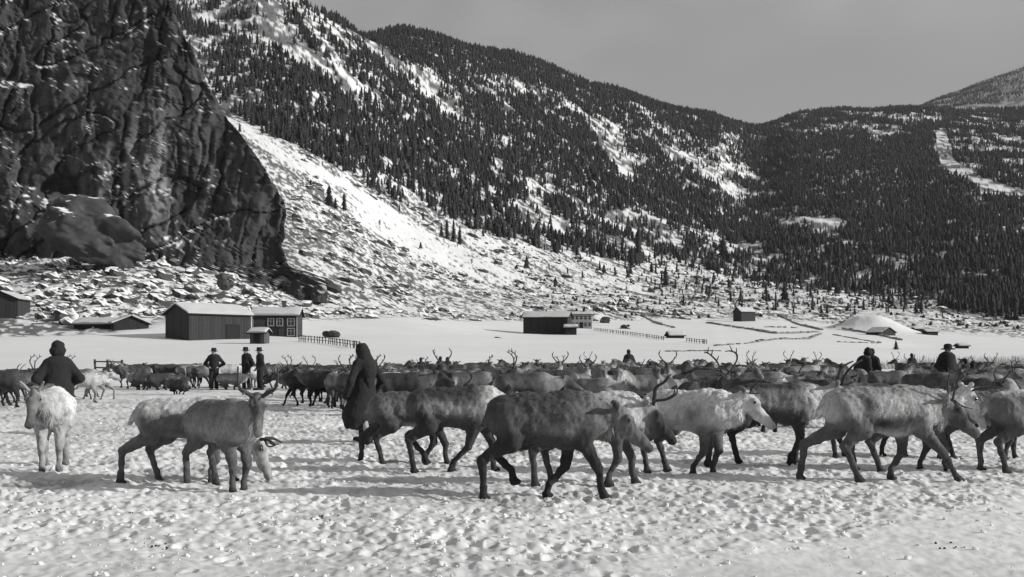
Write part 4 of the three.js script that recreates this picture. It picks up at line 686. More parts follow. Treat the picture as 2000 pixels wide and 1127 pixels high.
// ---------------------------------------------------------------- the reindeer of the front line, one by one
const FRONT_GROUP = 'reindeer of the front line on the trampled snow';
function frontDeer(label, px, d, turn, o, dy = 0) {          // px, d: where the middle of the body stands
  const s = o.size || 1, t = thing('reindeer', label, 'reindeer', standAt(px, d, dy - 0.015), turn);
  t.userData.group = FRONT_GROUP; o.fur = 21000; reindeerParts(t, o, 0.0145 / s, 0.009); t.scale.setScalar(s); return t;
}
const D = Math.PI / 180;
const front = [
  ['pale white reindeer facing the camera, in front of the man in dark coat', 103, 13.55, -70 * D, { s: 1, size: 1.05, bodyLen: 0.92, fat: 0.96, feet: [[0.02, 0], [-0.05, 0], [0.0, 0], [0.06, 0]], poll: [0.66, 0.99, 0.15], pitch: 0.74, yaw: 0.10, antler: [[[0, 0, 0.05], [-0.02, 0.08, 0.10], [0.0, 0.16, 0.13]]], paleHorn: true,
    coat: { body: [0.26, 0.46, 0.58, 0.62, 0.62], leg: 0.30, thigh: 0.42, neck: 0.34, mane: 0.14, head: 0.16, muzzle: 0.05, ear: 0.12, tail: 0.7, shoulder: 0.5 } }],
  ['two-tone reindeer grazing, light back and dark flank, behind the forward-facing one', 375, 12.5, 0, { s: 2, size: 1.0, bodyLen: 1.0, feet: [[-0.10, 0], [0.12, 0], [-0.30, 0], [0.08, 0]], poll: [0.80, 0.53, 0.02], pitch: 1.12, yaw: 0.1, antler: [[[0, 0, 0.05], [0.05, 0.10, 0.10], [0.15, 0.17, 0.14]], [[0.02, 0.05, 0.07], [0.12, 0.06, 0.09], [0.15, 0.14, 0.08]]],
    coat: { body: [0.14, 0.11, 0.12, 0.42, 0.52], leg: 0.10, thigh: 0.13, neck: 0.44, mane: 0.46, head: 0.40, muzzle: 0.2, tail: 0.45, rump: 0.36 } }],
  ['grey reindeer turning towards the camera with two upright antlers, left of the herd', 437, 11.75, -46 * D, { s: 3, size: 1.0, bodyLen: 0.98, feet: [[0.03, 0], [-0.06, 0], [-0.13, 0], [0.10, 0]], poll: [0.68, 1.07, -0.04], pitch: 0.72, yaw: 0.50, antler: [[[0, 0, 0.05], [-0.02, 0.05, 0.13], [0.0, 0.16, 0.20], [-0.05, 0.40, 0.21]], [[0.0, 0.07, 0.14], [0.10, 0.13, 0.16]]], antlerThick: 1.05,
    coat: { body: [0.149, 0.193, 0.175, 0.141, 0.114], leg: 0.074, thigh: 0.122, neck: 0.228, mane: 0.264, head: 0.074, muzzle: 0.175, tail: 0.175, rump: 0.066, shoulder: 0.238, ear: 0.079 } }],
  ['brown-grey reindeer walking right beside the woman in the long dark dress', 812, 14.4, 0, { s: 4, size: 1.0, bodyLen: 0.92, feet: [[0.12, 0], [-0.20, 0], [0.04, 0], [-0.31, 0]], poll: [0.74, 0.95, 0.05], pitch: 0.6, antler: null,
    coat: { body: [0.285, 0.066, 0.132, 0.109, 0.072], leg: 0.033, thigh: 0.066, neck: 0.219, head: 0.132, tail: 0.219, rump: 0.143 } }],
  ['dark-backed reindeer with pale shoulder, second of the walking line', 897, 13.35, 0, { s: 5, size: 1.06, bodyLen: 0.92, feet: [[-0.43, 0], [0.10, 0], [-0.06, 0], [0.06, 0.08]], poll: [0.74, 0.86, 0], pitch: 0.6, antler: null,
    coat: { body: [0.044, 0.076, 0.241, 0.083, 0.055], leg: 0.033, thigh: 0.050, neck: 0.473, head: 0.219, tail: 0.498, shoulder: 0.498, rump: 0.050, spots: [[-0.46, 0.66, 0.18, 0.22, 0.030], [-0.12, 1.0, 0.4, 0.09, 0.035], [0.02, 0.78, 0.2, 0.06, 0.261]] } }],
  ['largest dark brown reindeer striding right with its head low, front of the line', 1077, 11.0, 0, { s: 6, size: 1.09, bodyLen: 0.88, fat: 1.06, feet: [[0.20, 0], [-0.36, 0], [-0.20, 0], [0.10, 0.13]], poll: [0.64, 0.85, 0.06], pitch: 0.70, antler: null,
    coat: { body: [0.039, 0.055, 0.066, 0.055, 0.050], leg: 0.022, thigh: 0.032, neck: 0.165, mane: 0.219, head: 0.132, muzzle: 0.055, ear: 0.039, tail: 0.066, shoulder: 0.109, spots: [[0.10, 0.70, 0.18, 0.06, 0.148], [0.34, 0.62, 0.1, 0.1, 0.026], [0.30, 0.86, 0.2, 0.1, 0.104]] } }],
  ['reindeer with black face and curved antlers looking over the dark one', 1160, 12.05, 0, { s: 7, size: 1.05, bodyLen: 0.94, feet: [[-0.19, 0], [0.13, 0], [-0.17, 0], [0.03, 0]], poll: [0.60, 0.88, 0.05], pitch: 0.80, yaw: 0.1, antler: [[[0, 0, 0.04], [-0.06, 0.08, 0.09], [-0.12, 0.16, 0.13], [-0.10, 0.28, 0.16], [-0.12, 0.38, 0.15]], [[-0.02, 0.05, 0.06], [0.06, 0.16, 0.09], [0.08, 0.28, 0.10], [0.01, 0.34, 0.09]]], antlerThick: 1.0,
    coat: { body: [0.132, 0.165, 0.264, 0.264, 0.448], leg: 0.055, thigh: 0.088, neck: 0.547, mane: 0.330, head: 0.039, muzzle: 0.022, ear: 0.330, tail: 0.330, shoulder: 0.424 } }],
  ['light grey reindeer with drooping head, just ahead of the black-faced one', 1352, 13.1, -36 * D, { s: 8, size: 1.05, bodyLen: 0.96, feet: [[-0.30, 0], [-0.12, 0], [-0.05, 0], [0.10, 0]], poll: [0.66, 0.98, -0.05], pitch: 0.70, yaw: -0.45, antler: 'thin', antlerThick: 0.6, antlerSize: 0.6,
    coat: { body: [0.307, 0.330, 0.473, 0.498, 0.572], leg: 0.066, thigh: 0.153, neck: 0.547, mane: 0.572, head: 0.448, muzzle: 0.330, ear: 0.088, tail: 0.620, shoulder: 0.498, spots: [[0.1, 0.75, 0.16, 0.12, 0.174]] } }],
  ['mid-brown reindeer with dark lower flank, between the two light ones', 1521, 14.2, 0, { s: 9, size: 1.08, bodyLen: 0.95, feet: [[-0.22, 0], [-0.10, 0], [-0.44, 0], [0.0, 0]], poll: [0.74, 0.98, 0.0], pitch: 0.55, antler: 'thin',
    coat: { body: [0.055, 0.055, 0.186, 0.143, 0.083], leg: 0.033, thigh: 0.055, neck: 0.424, head: 0.176, tail: 0.330, shoulder: 0.424, spots: [[-0.2, 1.02, 0.5, 0.04, 0.030]] } }],
  ['big mottled grey reindeer striding right with its dark head lowered', 1727, 12.35, 0, { s: 10, size: 1.09, bodyLen: 0.98, fat: 1.04, feet: [[0.43, 0.0], [-0.25, 0.0], [0.20, 0], [-0.38, 0]], poll: [0.66, 0.86, 0.05], pitch: 0.66, yaw: 0.08, antler: [[[0, 0, 0.05], [-0.08, 0.12, 0.12], [-0.14, 0.27, 0.18], [-0.06, 0.42, 0.20]], [[0.01, 0.02, 0.05], [0.12, 0.02, 0.07], [0.22, 0.06, 0.08]], [[-0.13, 0.25, 0.17], [-0.22, 0.32, 0.16]], [[-0.07, 0.38, 0.19], [-0.12, 0.47, 0.18]]], antlerThick: 0.6,
    coat: { body: [0.285, 0.121, 0.241, 0.264, 0.241], leg: 0.060, thigh: 0.143, neck: 0.143, mane: 0.424, head: 0.055, muzzle: 0.109, ear: 0.274, tail: 0.498, shoulder: 0.330, rump: 0.412, spots: [[0.02, 0.84, 0.15, 0.13, 0.518], [-0.08, 0.66, 0.20, 0.06, 0.030], [0.24, 0.70, 0.12, 0.06, 0.043], [-0.22, 0.86, 0.09, 0.12, 0.070]] } }],
  ['grey-brown reindeer half hidden behind the mottled one, its pale face beyond', 1772, 13.6, 0, { s: 11, size: 1.05, bodyLen: 1.0, feet: [[0.10, 0], [-0.16, 0], [0.15, 0], [-0.1, 0]], poll: [0.72, 1.02, 0.05], pitch: 0.95, antler: [[[0, 0, 0.05], [0.03, 0.10, 0.10], [0.12, 0.24, 0.14], [0.20, 0.34, 0.13]], [[0.01, 0.02, 0.05], [0.05, 0.12, 0.06], [0.12, 0.18, 0.07]], [[0.08, 0.20, 0.13], [0.02, 0.32, 0.14]]], antlerThick: 0.6,
    coat: { body: [0.109, 0.099, 0.198, 0.219, 0.307], leg: 0.055, thigh: 0.088, neck: 0.448, head: 0.523, muzzle: 0.330, tail: 0.498 } }],
  ['two-tone reindeer with pale back and grey flank, last of the walking line', 2035, 13.5, 0, { s: 12, size: 1.05, bodyLen: 1.0, feet: [[0.06, 0], [-0.10, 0], [0.02, 0], [-0.18, 0]], poll: [0.76, 0.95, 0], pitch: 0.7, antler: 'thin',
    coat: { body: [0.099, 0.109, 0.132, 0.143, 0.523], leg: 0.066, thigh: 0.099, neck: 0.498, head: 0.330, tail: 0.498 } }],
  ['dark brown reindeer seen between the legs of the mottled one', 1700, 15.4, 0.1, { s: 13, size: 1.0, bodyLen: 0.95, feet: [[0.14, 0], [-0.12, 0], [-0.10, 0], [0.16, 0]], poll: [0.74, 0.95, 0], pitch: 0.6, antler: null,
    coat: { body: [0.10, 0.08, 0.12, 0.10, 0.09], leg: 0.04, thigh: 0.06, neck: 0.2, head: 0.1, tail: 0.3 } }],
  ['dark grey reindeer behind the pale face at the end of the line', 1925, 15.2, -0.1, { s: 14, size: 1.0, bodyLen: 0.95, feet: [[-0.10, 0], [0.12, 0], [-0.18, 0], [0.08, 0]], poll: [0.76, 0.9, 0], pitch: 0.6, antler: 'thin', antlerThick: 0.7,
    coat: { body: [0.16, 0.10, 0.16, 0.14, 0.11], leg: 0.045, thigh: 0.07, neck: 0.3, head: 0.14, tail: 0.4 } }],
];
for (const f of front) frontDeer(...f);

// ---------------------------------------------------------------- people: a body of one skin, clothes as its children
const clothMat = mat(0.016, { roughness: 1 }), cloth2Mat = mat(0.03, { roughness: 1 }), skinMat = mat(0.30, { roughness: 0.8 }), bootMat = mat(0.02), hairMat = mat(0.012);
// o: h height, arms 'hips' | 'down' | 'pockets', skirt hem height (a long coat or dress) or none, hat 'brim' | 'cap' | 'scarf' | 'fur', step
function person(label, px, d, turn, o) {
  const t = thing('person', label, 'person', standAt(px, d, -0.02), turn), s = o.h / 1.75, cell = o.cell || 0.022; t.userData.group = undefined; delete t.userData.group;
  const bone = (a, b, ra, rb, k = 0.035, q = 1, g = 's') => ({ a, b, ra, rb, k, q, g });
  // faces +x; body: head, neck, hands, legs
  const st = o.step ?? 0.05, sh = o.bulk || 1, hunch = o.lean || 0;
  const hand = { hips: [0.10, 1.00, 0.20], down: [0.03, 0.76, 0.27], pockets: [0.12, 0.92, 0.22], back: [-0.14, 0.98, 0.10], swing: [0.16, 0.84, 0.31], reach: [0.35, 1.1, 0.2] }[o.arms || 'down'], elbow = { hips: [-0.10, 1.13, 0.40], down: [-0.02, 1.10, 0.28], pockets: [-0.08, 1.12, 0.31], back: [-0.10, 1.12, 0.31], swing: [-0.06, 1.12, 0.36], reach: [0.1, 1.15, 0.28] }[o.arms || 'down'];
  const hx = 0.02 + hunch * 0.16, body = [
    bone([hx, 1.62, 0], [hx + 0.015, 1.655, 0], 0.092, 0.098, 0.02, 1.12), bone([hx + 0.03, 1.60, 0], [hx + 0.045, 1.565, 0], 0.07, 0.052, 0.03, 1.1), bone([hx + 0.10, 1.62, 0], [hx + 0.118, 1.595, 0], 0.014, 0.017, 0.02),
    bone([hx - 0.01, 1.55, 0], [0, 1.44, 0], 0.058, 0.068, 0.03), bone([0, 1.38, 0], [0, 1.0, 0], 0.125, 0.12, 0.05, 0.85),
  ];
  for (const q of [-1, 1]) {
    body.push(bone([hx + 0.0, 1.62, q * 0.088], [hx - 0.005, 1.59, q * 0.088], 0.022, 0.016, 0.012));
    body.push(bone([0, 0.98, q * 0.09], [0.02 + q * st * 0.5, 0.50, q * 0.10], 0.105, 0.062, 0.03), bone([0.02 + q * st * 0.5, 0.50, q * 0.10], [-0.02 + q * st, 0.10, q * 0.10], 0.062, 0.045, 0.02), bone([-0.03 + q * st, 0.06, q * 0.10], [0.16 + q * st, 0.045, q * 0.11], 0.05, 0.04, 0.02));
    // hand: palm, thumb and four fingers
    const e = [elbow[0], elbow[1], q * elbow[2]], w = [hand[0], hand[1], q * hand[2]], L = Math.hypot(w[0] - e[0], w[1] - e[1], w[2] - e[2]), u = [(w[0] - e[0]) / L, (w[1] - e[1]) / L, (w[2] - e[2]) / L], at = (f, x, y = 0) => [w[0] + u[0] * f + x, w[1] + u[1] * f + y, w[2] + u[2] * f - q * Math.abs(y) * 0.2];
    body.push(bone(e, w, 0.045, 0.032, 0.02), bone(w, at(0.075, 0), 0.032, 0.036, 0.02)); for (const [i, l] of [[-0.030, 0.075], [-0.010, 0.085], [0.010, 0.08], [0.028, 0.065]]) body.push(bone(at(0.08, i), at(0.08 + l, i * 1.1, -0.012), 0.0125, 0.0105, 0.006)); body.push(bone(at(0.02, 0.03), at(0.075, 0.06), 0.014, 0.012, 0.012));
  }
  const b = skin(body, Math.min(cell, 0.02)); part(t, 'body', b, skinMat);
  // clothes
  const top = [bone([0, 1.40, 0], [0, 1.12, 0], 0.165 * sh, 0.160 * sh, 0.06, 0.78), bone([0, 1.12, 0], [0, 0.93, 0], 0.16 * sh, 0.17 * sh, 0.06, 0.85), bone([-0.03, 1.44, -0.13], [-0.03, 1.44, 0.13], 0.085, 0.085, 0.06), bone([0, 1.45, 0], [hx - 0.01, 1.51, 0], 0.085, 0.075, 0.04)];
  if (hunch) top.push(bone([-0.08, 1.36, 0], [0.02, 1.46, 0], 0.15, 0.12, 0.06));
  for (const q of [-1, 1]) { const S = [-0.01, 1.415, q * 0.185], e = [elbow[0], elbow[1], q * elbow[2]], w = [hand[0], hand[1], q * hand[2]]; top.push(bone(S, e, 0.082 * sh, 0.070 * sh, 0.05), bone(e, w, 0.070 * sh, 0.056 * sh, 0.03)); }
  if (o.hem !== undefined) { const f = o.flare || 0.24; for (const q of [-1, 1]) top.push(bone([0, 0.95, q * 0.05], [-0.03 + (o.sweep || 0), o.hem + f * 0.85, q * 0.10], 0.17 * sh, f, 0.06)); for (let i = 0; i < 9; i++) { const q = i / 9 * 6.283; top.push(bone([0.03 * Math.cos(q), 0.9, 0.05 * Math.sin(q)], [-0.03 + (o.sweep || 0) + Math.cos(q) * f * 0.85, o.hem + 0.05, Math.sin(q) * (f * 0.85 + 0.06)], 0.10, 0.05, 0.07)); } }
  const cg = skin(top, cell, 0.006, px); part(t, o.hem !== undefined ? (o.woman ? 'dress' : 'long_coat') : 'jacket', cg, o.pale ? cloth2Mat : clothMat);
  if (o.hem === undefined || o.hem > 0.5) { const tr = []; for (const q of [-1, 1]) tr.push(bone([0, 0.97, q * 0.09], [0.02 + q * st * 0.5, 0.50, q * 0.10], 0.125, 0.088, 0.04), bone([0.02 + q * st * 0.5, 0.50, q * 0.10], [-0.02 + q * st, 0.12, q * 0.10], 0.088, 0.078, 0.03)); part(t, 'trousers', skin(tr, cell, 0.004, px), clothMat); }
  for (const q of [-1, 1]) part(t, 'boot', skin([bone([-0.03 + q * st, 0.24, q * 0.10], [-0.03 + q * st, 0.07, q * 0.10], 0.068, 0.066, 0.03), bone([-0.03 + q * st, 0.055, q * 0.10], [0.19 + q * st, 0.05, q * 0.115], 0.062, 0.048, 0.03)], cell, 0, 0), bootMat);
  // headgear
  const turnH = (g) => { g.translate(hx + 0.015, 0, 0); return g; };
  const lathe = (pts) => new THREE.LatheGeometry(pts.map(([x, y]) => new THREE.Vector2(x, y)), 22);
  if (o.hat === 'brim') part(t, 'hat', turnH(lathe([[0.105, 1.665], [0.175, 1.66], [0.19, 1.672], [0.175, 1.680], [0.112, 1.69], [0.106, 1.79], [0.085, 1.815], [0.04, 1.805], [0, 1.81]])), hairMat);
  if (o.hat === 'wide') part(t, 'hat', turnH(lathe([[0.11, 1.655], [0.20, 1.645], [0.225, 1.66], [0.20, 1.675], [0.125, 1.69], [0.13, 1.77], [0.10, 1.82], [0.04, 1.835], [0, 1.84]])), hairMat);
  if (o.hat === 'cap') part(t, 'cap', skin([bone([hx, 1.70, 0], [hx + 0.01, 1.735, 0], 0.115, 0.10, 0.03), bone([hx + 0.07, 1.685, 0], [hx + 0.14, 1.67, 0], 0.05, 0.03, 0.02), bone([hx - 0.04, 1.60, 0], [hx - 0.03, 1.68, 0], 0.085, 0.10, 0.03)], cell), hairMat);
  if (o.hat === 'fur') part(t, 'fur_hat', skin([bone([hx, 1.70, 0], [hx, 1.76, 0], 0.150, 0.125, 0.04), bone([hx - 0.03, 1.655, -0.05], [hx - 0.03, 1.655, 0.05], 0.085, 0.085, 0.04)], cell, 0.012, 5), hairMat);
  if (o.hat === 'scarf') part(t, 'headscarf', skin([bone([hx - 0.015, 1.66, 0], [hx - 0.01, 1.70, 0], 0.125, 0.112, 0.03), bone([hx - 0.06, 1.60, 0], [-0.10, 1.30, 0], 0.11, 0.13, 0.06), bone([-0.02, 1.50, -0.06], [-0.02, 1.50, 0.06], 0.10, 0.10, 0.06), bone([-0.12, 1.30, -0.06], [-0.13, 1.02, -0.02], 0.09, 0.05, 0.06), bone([-0.12, 1.30, 0.06], [-0.13, 1.05, 0.03], 0.09, 0.05, 0.06)], cell, 0.008, 7), hairMat);
  t.scale.setScalar(s); return t;
}
const HALF = Math.PI / 2;
person('man in dark coat and round cap, hands on hips, behind the white reindeer', 113, 19.5, HALF + 0.5, { h: 1.68, arms: 'hips', hat: 'fur', hem: 0.72, flare: 0.20, bulk: 1.22, cell: 0.018 });
person('woman in a long dark dress and headscarf walking among the reindeer', 712, 17.4, Math.PI - 0.75, { h: 1.66, arms: 'swing', hat: 'scarf', hem: 0.28, flare: 0.27, step: 0.22, woman: true, sweep: 0.12, bulk: 0.92, lean: 0.4, cell: 0.016 });
person('man in a brimmed hat standing with hands on hips before the resting reindeer', 418, 43.5, -HALF + 0.1, { h: 1.74, arms: 'hips', hat: 'brim', cell: 0.026 });
person('man in a brimmed hat, hands behind his back, left of the standing pair', 481, 43.8, -HALF - 0.6, { h: 1.78, arms: 'back', hat: 'brim', cell: 0.026 });
person('man in a brimmed hat facing his companion, right one of the pair standing together', 508, 43.2, -HALF - 1.2, { h: 1.76, arms: 'pockets', hat: 'brim', cell: 0.026 });
person('lone man in a dark cap standing beyond the middle of the herd', 1228, 55, HALF + 0.2, { h: 1.70, arms: 'pockets', hat: 'cap', bulk: 1.15, hem: 0.6, cell: 0.03 });
person('stooping man in a dark coat, nearer of two standing close together in the herd', 1688, 33.5, 0.5, { h: 1.62, arms: 'pockets', hat: 'fur', bulk: 1.25, hem: 0.7, lean: 1, cell: 0.026 });
person('taller man in a dark coat and cap, close behind the stooping man', 1702, 34.4, 0.9, { h: 1.66, arms: 'pockets', hat: 'cap', bulk: 1.2, hem: 0.6, cell: 0.026 });
person('small figure in dark clothes standing alone near the bank of reeds', 1781, 57, HALF, { h: 1.50, arms: 'down', hat: 'cap', hem: 0.5, cell: 0.03 });
person('herder in a wide hat and dark coat, by the bank of reeds', 1850, 33.5, -HALF + 0.2, { h: 1.80, arms: 'pockets', hat: 'wide', bulk: 1.2, cell: 0.026 });
person('child in a hood in front of the reed bank, beside another child', 1886, 39, HALF + 0.4, { h: 1.30, arms: 'down', hat: 'cap', hem: 0.45, pale: true, cell: 0.026 });
person('child in a round cap, nearer the antlers than the hooded child', 1900, 37, HALF - 0.4, { h: 1.20, arms: 'down', hat: 'fur', hem: 0.45, cell: 0.026 });
person('herder seen only above the backs of the herd, dark cap and shoulders', 822, 50.5, HALF, { h: 1.32, arms: 'down', hat: 'cap', hem: 0.4, cell: 0.03 });
person('herder in a cap, one of two side by side over the reindeer backs', 860, 51, HALF, { h: 1.36, arms: 'down', hat: 'cap', hem: 0.4, cell: 0.03 });
person('herder in a dark headscarf beside the one in a cap, over the reindeer backs', 874, 51.5, HALF, { h: 1.34, arms: 'down', hem: 0.4, cell: 0.03, hat: 'scarf' });

// ---------------------------------------------------------------- the herd behind: every animal its own object
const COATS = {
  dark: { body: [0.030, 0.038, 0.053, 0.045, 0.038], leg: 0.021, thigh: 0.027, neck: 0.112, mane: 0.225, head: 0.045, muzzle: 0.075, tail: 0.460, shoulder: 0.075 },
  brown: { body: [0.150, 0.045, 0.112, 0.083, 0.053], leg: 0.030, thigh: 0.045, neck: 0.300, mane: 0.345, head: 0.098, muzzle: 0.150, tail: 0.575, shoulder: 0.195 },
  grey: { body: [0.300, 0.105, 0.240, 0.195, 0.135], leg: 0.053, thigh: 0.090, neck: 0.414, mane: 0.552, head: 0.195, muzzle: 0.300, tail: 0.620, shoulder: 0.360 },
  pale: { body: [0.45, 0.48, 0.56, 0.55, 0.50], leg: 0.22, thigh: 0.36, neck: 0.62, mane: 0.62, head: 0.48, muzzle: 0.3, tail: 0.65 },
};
const POSES = [
  { word: 'standing level-headed', feet: [[0.04, 0], [-0.05, 0], [-0.03, 0], [0.08, 0]], poll: [0.78, 1.02, 0.02], pitch: 0.35, antler: 'tall' },
  { word: 'walking', feet: [[0.26, 0], [-0.22, 0], [-0.20, 0], [0.20, 0]], poll: [0.84, 0.92, 0.0], pitch: 0.45, antler: 'thin' },
  { word: 'grazing', feet: [[0.12, 0], [-0.10, 0], [0.02, 0], [-0.10, 0]], poll: [0.84, 0.50, 0.05], pitch: 1.1, antler: 'spike' },
  { word: 'looking round', feet: [[0.02, 0], [-0.04, 0], [-0.08, 0], [0.10, 0]], poll: [0.68, 1.06, 0.14], pitch: 0.4, yaw: 1.1, antler: 'fork' },
  { word: 'raising its head', feet: [[-0.03, 0], [0.07, 0], [-0.10, 0], [0.05, 0]], poll: [0.66, 1.16, -0.03], pitch: 0.15, yaw: -0.3, antler: 'tall' },
];
const protos = {};
function proto(kind, pose) {
  const key = kind + pose; if (!protos[key]) { const r = new THREE.Group(); reindeerParts(r, { ...POSES[pose], coat: COATS[kind], tint: kind === 'pale' ? 0.9 : 0.78, s: pose * 7 + 3, bodyLen: 0.98, antlerThick: 0.9, antlerSize: pose === 0 ? 0.58 : pose === 4 ? 0.5 : 0.8 }, 0.038, 0.013); protos[key] = r; }
  return protos[key];
}
function herdDeer(kind, pose, pos, turn, size, group, antlered = true) {
  const r = proto(kind, pose).clone(); r.name = numbered('reindeer'); if (!antlered) for (const c of [...r.children]) if (c.name === 'antler') r.remove(c);
  r.position.copy(pos); r.rotation.y = turn; r.scale.setScalar(size); scene.add(r);
  r.userData = { category: 'reindeer', group, kindWord: kind, antlered, pose, turn }; return r;
}
const KINDS4 = ['dark', 'brown', 'grey', 'pale'];
const ORD = ['first', 'second', 'third', 'fourth', 'fifth', 'sixth', 'seventh', 'eighth', 'ninth', 'tenth', 'eleventh', 'twelfth', 'thirteenth', 'fourteenth', 'fifteenth', 'sixteenth', 'seventeenth', 'eighteenth', 'nineteenth', 'twentieth', 'twenty-first', 'twenty-second', 'twenty-third', 'twenty-fourth', 'twenty-fifth', 'twenty-sixth', 'twenty-seventh', 'twenty-eighth', 'twenty-ninth', 'thirtieth', 'thirty-first', 'thirty-second', 'thirty-third', 'thirty-fourth', 'thirty-fifth'];
const TINT = { dark: 'dark', brown: 'brown', grey: 'grey', pale: 'pale' };
const facing = (t) => { t = Math.atan2(Math.sin(t), Math.cos(t)); return Math.abs(t) < 0.9 ? 'facing right' : Math.abs(t) > 2.24 ? 'facing left' : t > 0 ? 'facing away' : 'facing the camera'; };
function labelRow(list, where) {                              // left to right within its row or band
  list.sort((a, b) => a.position.x / -a.position.z - b.position.x / -b.position.z);
  list.forEach((r, i) => { const u = r.userData; r.userData = { label: `${TINT[u.kindWord]} reindeer ${facing(u.turn)}, ${ORD[i]} from the left in ${where}`, category: 'reindeer', group: u.group }; });
}
const pickKind = (w) => { let q = rnd(); for (let i = 0; i < 4; i++) { q -= w[i]; if (q < 0) return KINDS4[i]; } return 'brown'; };
const pickTurn = () => { const q = rnd(); return q < 0.40 ? rr(-0.5, 0.5) : q < 0.56 ? Math.PI + rr(-0.5, 0.5) : q < 0.74 ? HALF + rr(-0.6, 0.6) : -HALF + rr(-0.6, 0.6); };
{ // the close-packed herd, in rows from the far edge to the near one
  const ROWS = [[50, 735, 'the farthest herd row'], [47, 745, 'the second-farthest herd row'], [44, 745, 'the third-farthest herd row'], [41, 745, 'the fourth-farthest herd row'], [38, 750, 'the fifth-farthest herd row'], [35, 752, 'the fifth-nearest herd row'], [32, 752, 'the fourth-nearest herd row'], [29, 760, 'the third-nearest herd row'], [25.5, 770, 'the second-nearest herd row'], [22, 960, 'the nearest herd row']];
  ROWS.forEach(([d, x0, where], k) => {
    const list = []; let x = x0 + rr(0, 30); const right = 2060;
    while (x < right) {
      const dd = d + rr(-1.1, 1.1), turn = pickTurn(), side = Math.abs(Math.cos(turn)), gap = x > 1630 && x < 1760 && d > 34 ? 0.3 : 1;
      if (!(x > 1590 && d > 36 && rnd() < 0.45) && gap === 1) list.push(herdDeer(pickKind(d > 40 ? [0.52, 0.32, 0.13, 0.03] : [0.36, 0.38, 0.19, 0.07]), [0, 0, 1, 3, 3, 4, 4, 4, 2][Math.floor(rnd() * 9)], standAt(x, dd), turn, rnd() < 0.15 ? rr(0.72, 0.85) : rr(0.88, 1.08), 'reindeer of the close-packed herd', rnd() < 0.16));
      x += (0.52 + 0.85 * side) * rr(0.75, 1.25) * F / d;
    }
    labelRow(list, where);
  });
}
{ // groups apart from the mass, each animal placed as in the photograph: column, depth, turn, coat, pose
  const G = (where, group, rows) => labelRow(rows.map(([px, d, turn, kind, pose, size = 1, horn = true]) => herdDeer(kind, pose, standAt(px, d), turn, size, group, horn)), where);
  G('the group around the dark-coated man', 'reindeer at the left behind the man', [[8, 29, 0.1, 'dark', 0], [-20, 31.5, 0, 'dark', 1], [40, 32, Math.PI, 'dark', 1], [48, 30.5, 0.2, 'brown', 0], [78, 33, 0.3, 'brown', 3], [88, 35, 0.1, 'grey', 0], [165, 32, 0.15, 'pale', 0, 0.9], [160, 36, 0.1, 'grey', 1, 0.95], [187, 34, 2.9, 'pale', 1, 0.85]]);
  G('the resting group before the barn', 'reindeer resting together before the barn', [[252, 46, Math.PI, 'dark', 0, 1, false], [280, 46.5, Math.PI, 'dark', 1, 1, false], [312, 47, 3.0, 'dark', 0, 1, false], [345, 47, Math.PI, 'brown', 1, 1, false], [372, 47.5, 0.2, 'dark', 0, 1, false], [265, 44, 3.3, 'brown', 3, 0.95, false], [300, 44.5, 2.8, 'dark', 1, 0.95, false], [335, 44.2, Math.PI, 'dark', 0, 0.95, false], [366, 44.5, 1.2, 'grey', 0, 1, false], [385, 44.6, 0.8, 'brown', 1, 0.95, false], [395, 46, 0.1, 'grey', 0, 1, false]]);
  G('the group among the three hatted men', 'reindeer beside the hatted men', [[446, 45.2, 0.1, 'pale', 2, 1, false], [462, 46.5, 0, 'grey', 0, 1, false], [497, 46, 1.4, 'pale', 0, 0.9, false], [530, 46.5, 0.1, 'brown', 1, 1, false], [556, 47, Math.PI, 'dark', 0, 1, false], [545, 44, 0.1, 'grey', 1, 0.95], [575, 45, 3.0, 'grey', 1, 1, false]]);
  G('the group beside the woman', 'reindeer left of the woman in the long dress', [[592, 30, 3.1, 'dark', 1, 0.98], [612, 31.5, 3.0, 'dark', 0], [628, 29.5, 2.9, 'dark', 0, 1, false], [642, 33, 2.6, 'brown', 0], [652, 28.6, 1.9, 'grey', 3, 0.95, false], [668, 30, -1.2, 'brown', 0, 1], [680, 27.5, 2.2, 'brown', 1, 0.95, false], [600, 36, 3.1, 'dark', 1], [640, 37, 0.1, 'dark', 0], [690, 35, 0.2, 'dark', 0], [730, 33, -1.3, 'grey', 0], [765, 30, -0.9, 'pale', 2, 0.95, false], [618, 42, 3.0, 'dark', 0, 1, false], [660, 43, 0.1, 'brown', 1], [700, 43, 3.1, 'dark', 1], [585, 44, 0.1, 'brown', 0, 1, false], [740, 40, 0.0, 'brown', 1, 1, false]]);
}
{ // animals lying down on the snow
  const lying = (label, px, d, turn, kind, size = 1) => {
    const r = thing('reindeer', label, 'reindeer', standAt(px, d, -0.30 * size), turn), o = { ...POSES[0], feet: [[-0.22, 0.30], [-0.25, 0.30], [0.30, 0.30], [0.32, 0.30]], poll: [0.74, 0.98, 0.1], antler: null, coat: COATS[kind], s: px };
    reindeerParts(r, o, 0.04, 0.01); r.scale.setScalar(size); return r;
  };
  lying('dark small reindeer lying on the open snow above the grazing one', 347, 38.5, Math.PI - 0.4, 'dark', 0.8);
  lying('dark reindeer lying down at the front edge of the resting group', 318, 42.8, 0.2, 'dark', 0.95);
  lying('brown reindeer lying down, leftmost at the front of the resting group', 275, 43.0, 2.9, 'brown', 0.95);
  lying('pale reindeer with dark patch lying behind the man with hands on hips', 452, 43.6, 0.1, 'grey', 0.95);
}
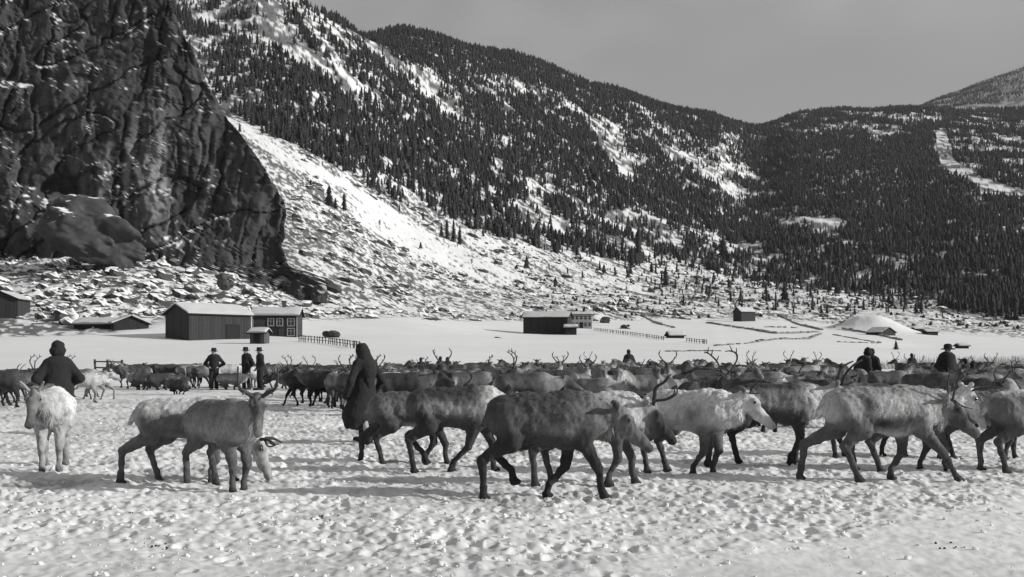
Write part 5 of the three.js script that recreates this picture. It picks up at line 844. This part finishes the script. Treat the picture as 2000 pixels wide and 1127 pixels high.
{ // one bull with great antlers stands out of the herd
  const r = thing('reindeer', 'dark bull with great many-pointed antlers behind the light grey reindeer', 'reindeer', standAt(1462, 20.6), Math.PI - 0.9);
  const big = [[[0, 0, 0.05], [-0.14, 0.14, 0.15], [-0.26, 0.34, 0.28], [-0.20, 0.56, 0.36], [-0.02, 0.72, 0.34], [0.10, 0.76, 0.30]], [[0, 0.03, 0.06], [0.14, 0.08, 0.06], [0.24, 0.18, 0.07], [0.30, 0.22, 0.05]], [[-0.08, 0.10, 0.11], [0.06, 0.22, 0.14], [0.14, 0.34, 0.14]], [[-0.26, 0.34, 0.28], [-0.38, 0.44, 0.26]], [[-0.21, 0.52, 0.35], [-0.32, 0.66, 0.33]], [[-0.10, 0.66, 0.35], [-0.14, 0.82, 0.30]]];
  reindeerParts(r, { ...POSES[0], poll: [0.66, 1.04, 0.1], pitch: 0.45, yaw: 0.2, antler: big, antlerThick: 1.3, antlerSize: 0.8, coat: COATS.dark, s: 99 }, 0.03, 0.01);
}

// ---------------------------------------------------------------- small things on the snow
{
  const clods = [], dung = [], M = new THREE.Matrix4(), Q = new THREE.Quaternion(), E = new THREE.Euler();
  for (let k = 0; k < 7000; k++) {
    const d = lerp(6.5, 34, Math.pow(rnd(), 1.7)), px = rr(-150, 2150), x = (px - CX) / F * d, z = -d, t = trample(x, z), roll = rnd(), s = 0.005 + 0.020 * Math.pow(rnd(), 4), a = rr(0, 6), b = rr(0, 6);
    if (roll > 0.15 + 0.9 * t) continue;
    M.compose(new THREE.Vector3(x, snowAt(x, z) + s * 0.05, z), Q.setFromEuler(E.set(a, b, a * 2)), new THREE.Vector3(s * 1.5, s * 0.8, s * 1.2)); clods.push(M.clone());
  }
  for (let k = 0; k < 26; k++) {                              // droppings lie in little heaps
    const d = lerp(8, 30, Math.pow(rnd(), 1.4)), px = rr(-100, 2100), n = 4 + Math.floor(rnd() * 12);
    for (let i = 0; i < n; i++) { const x = (px - CX) / F * d + rr(-0.14, 0.14), z = -d + rr(-0.14, 0.14), s = rr(0.005, 0.010); M.compose(new THREE.Vector3(x, snowAt(x, z) + s * 0.5, z), Q.setFromEuler(E.set(rr(0, 6), rr(0, 6), 0)), new THREE.Vector3(s * 1.3, s, s)); dung.push(M.clone()); }
  }
  const lump = (sd) => { const g = new THREE.IcosahedronGeometry(1, 1), p = g.attributes.position; g.deleteAttribute('uv'); for (let i = 0; i < p.count; i++) { const n = 1 + 0.35 * noise(p.getX(i) * 1.7 + sd, p.getY(i) * 1.7, p.getZ(i) * 1.7 + 0.3); p.setXYZ(i, p.getX(i) * n, p.getY(i) * n, p.getZ(i) * n); } g.computeVertexNormals(); return g; };
  scatter('snow_clods', lump(3), mat(0.66), clods, 'small clods of snow kicked up by the hooves', 'snow');
  scatter('droppings', lump(8), mat(0.03), dung, 'dark droppings scattered on the trampled snow', 'droppings');
}

renderer.render(scene, camera);
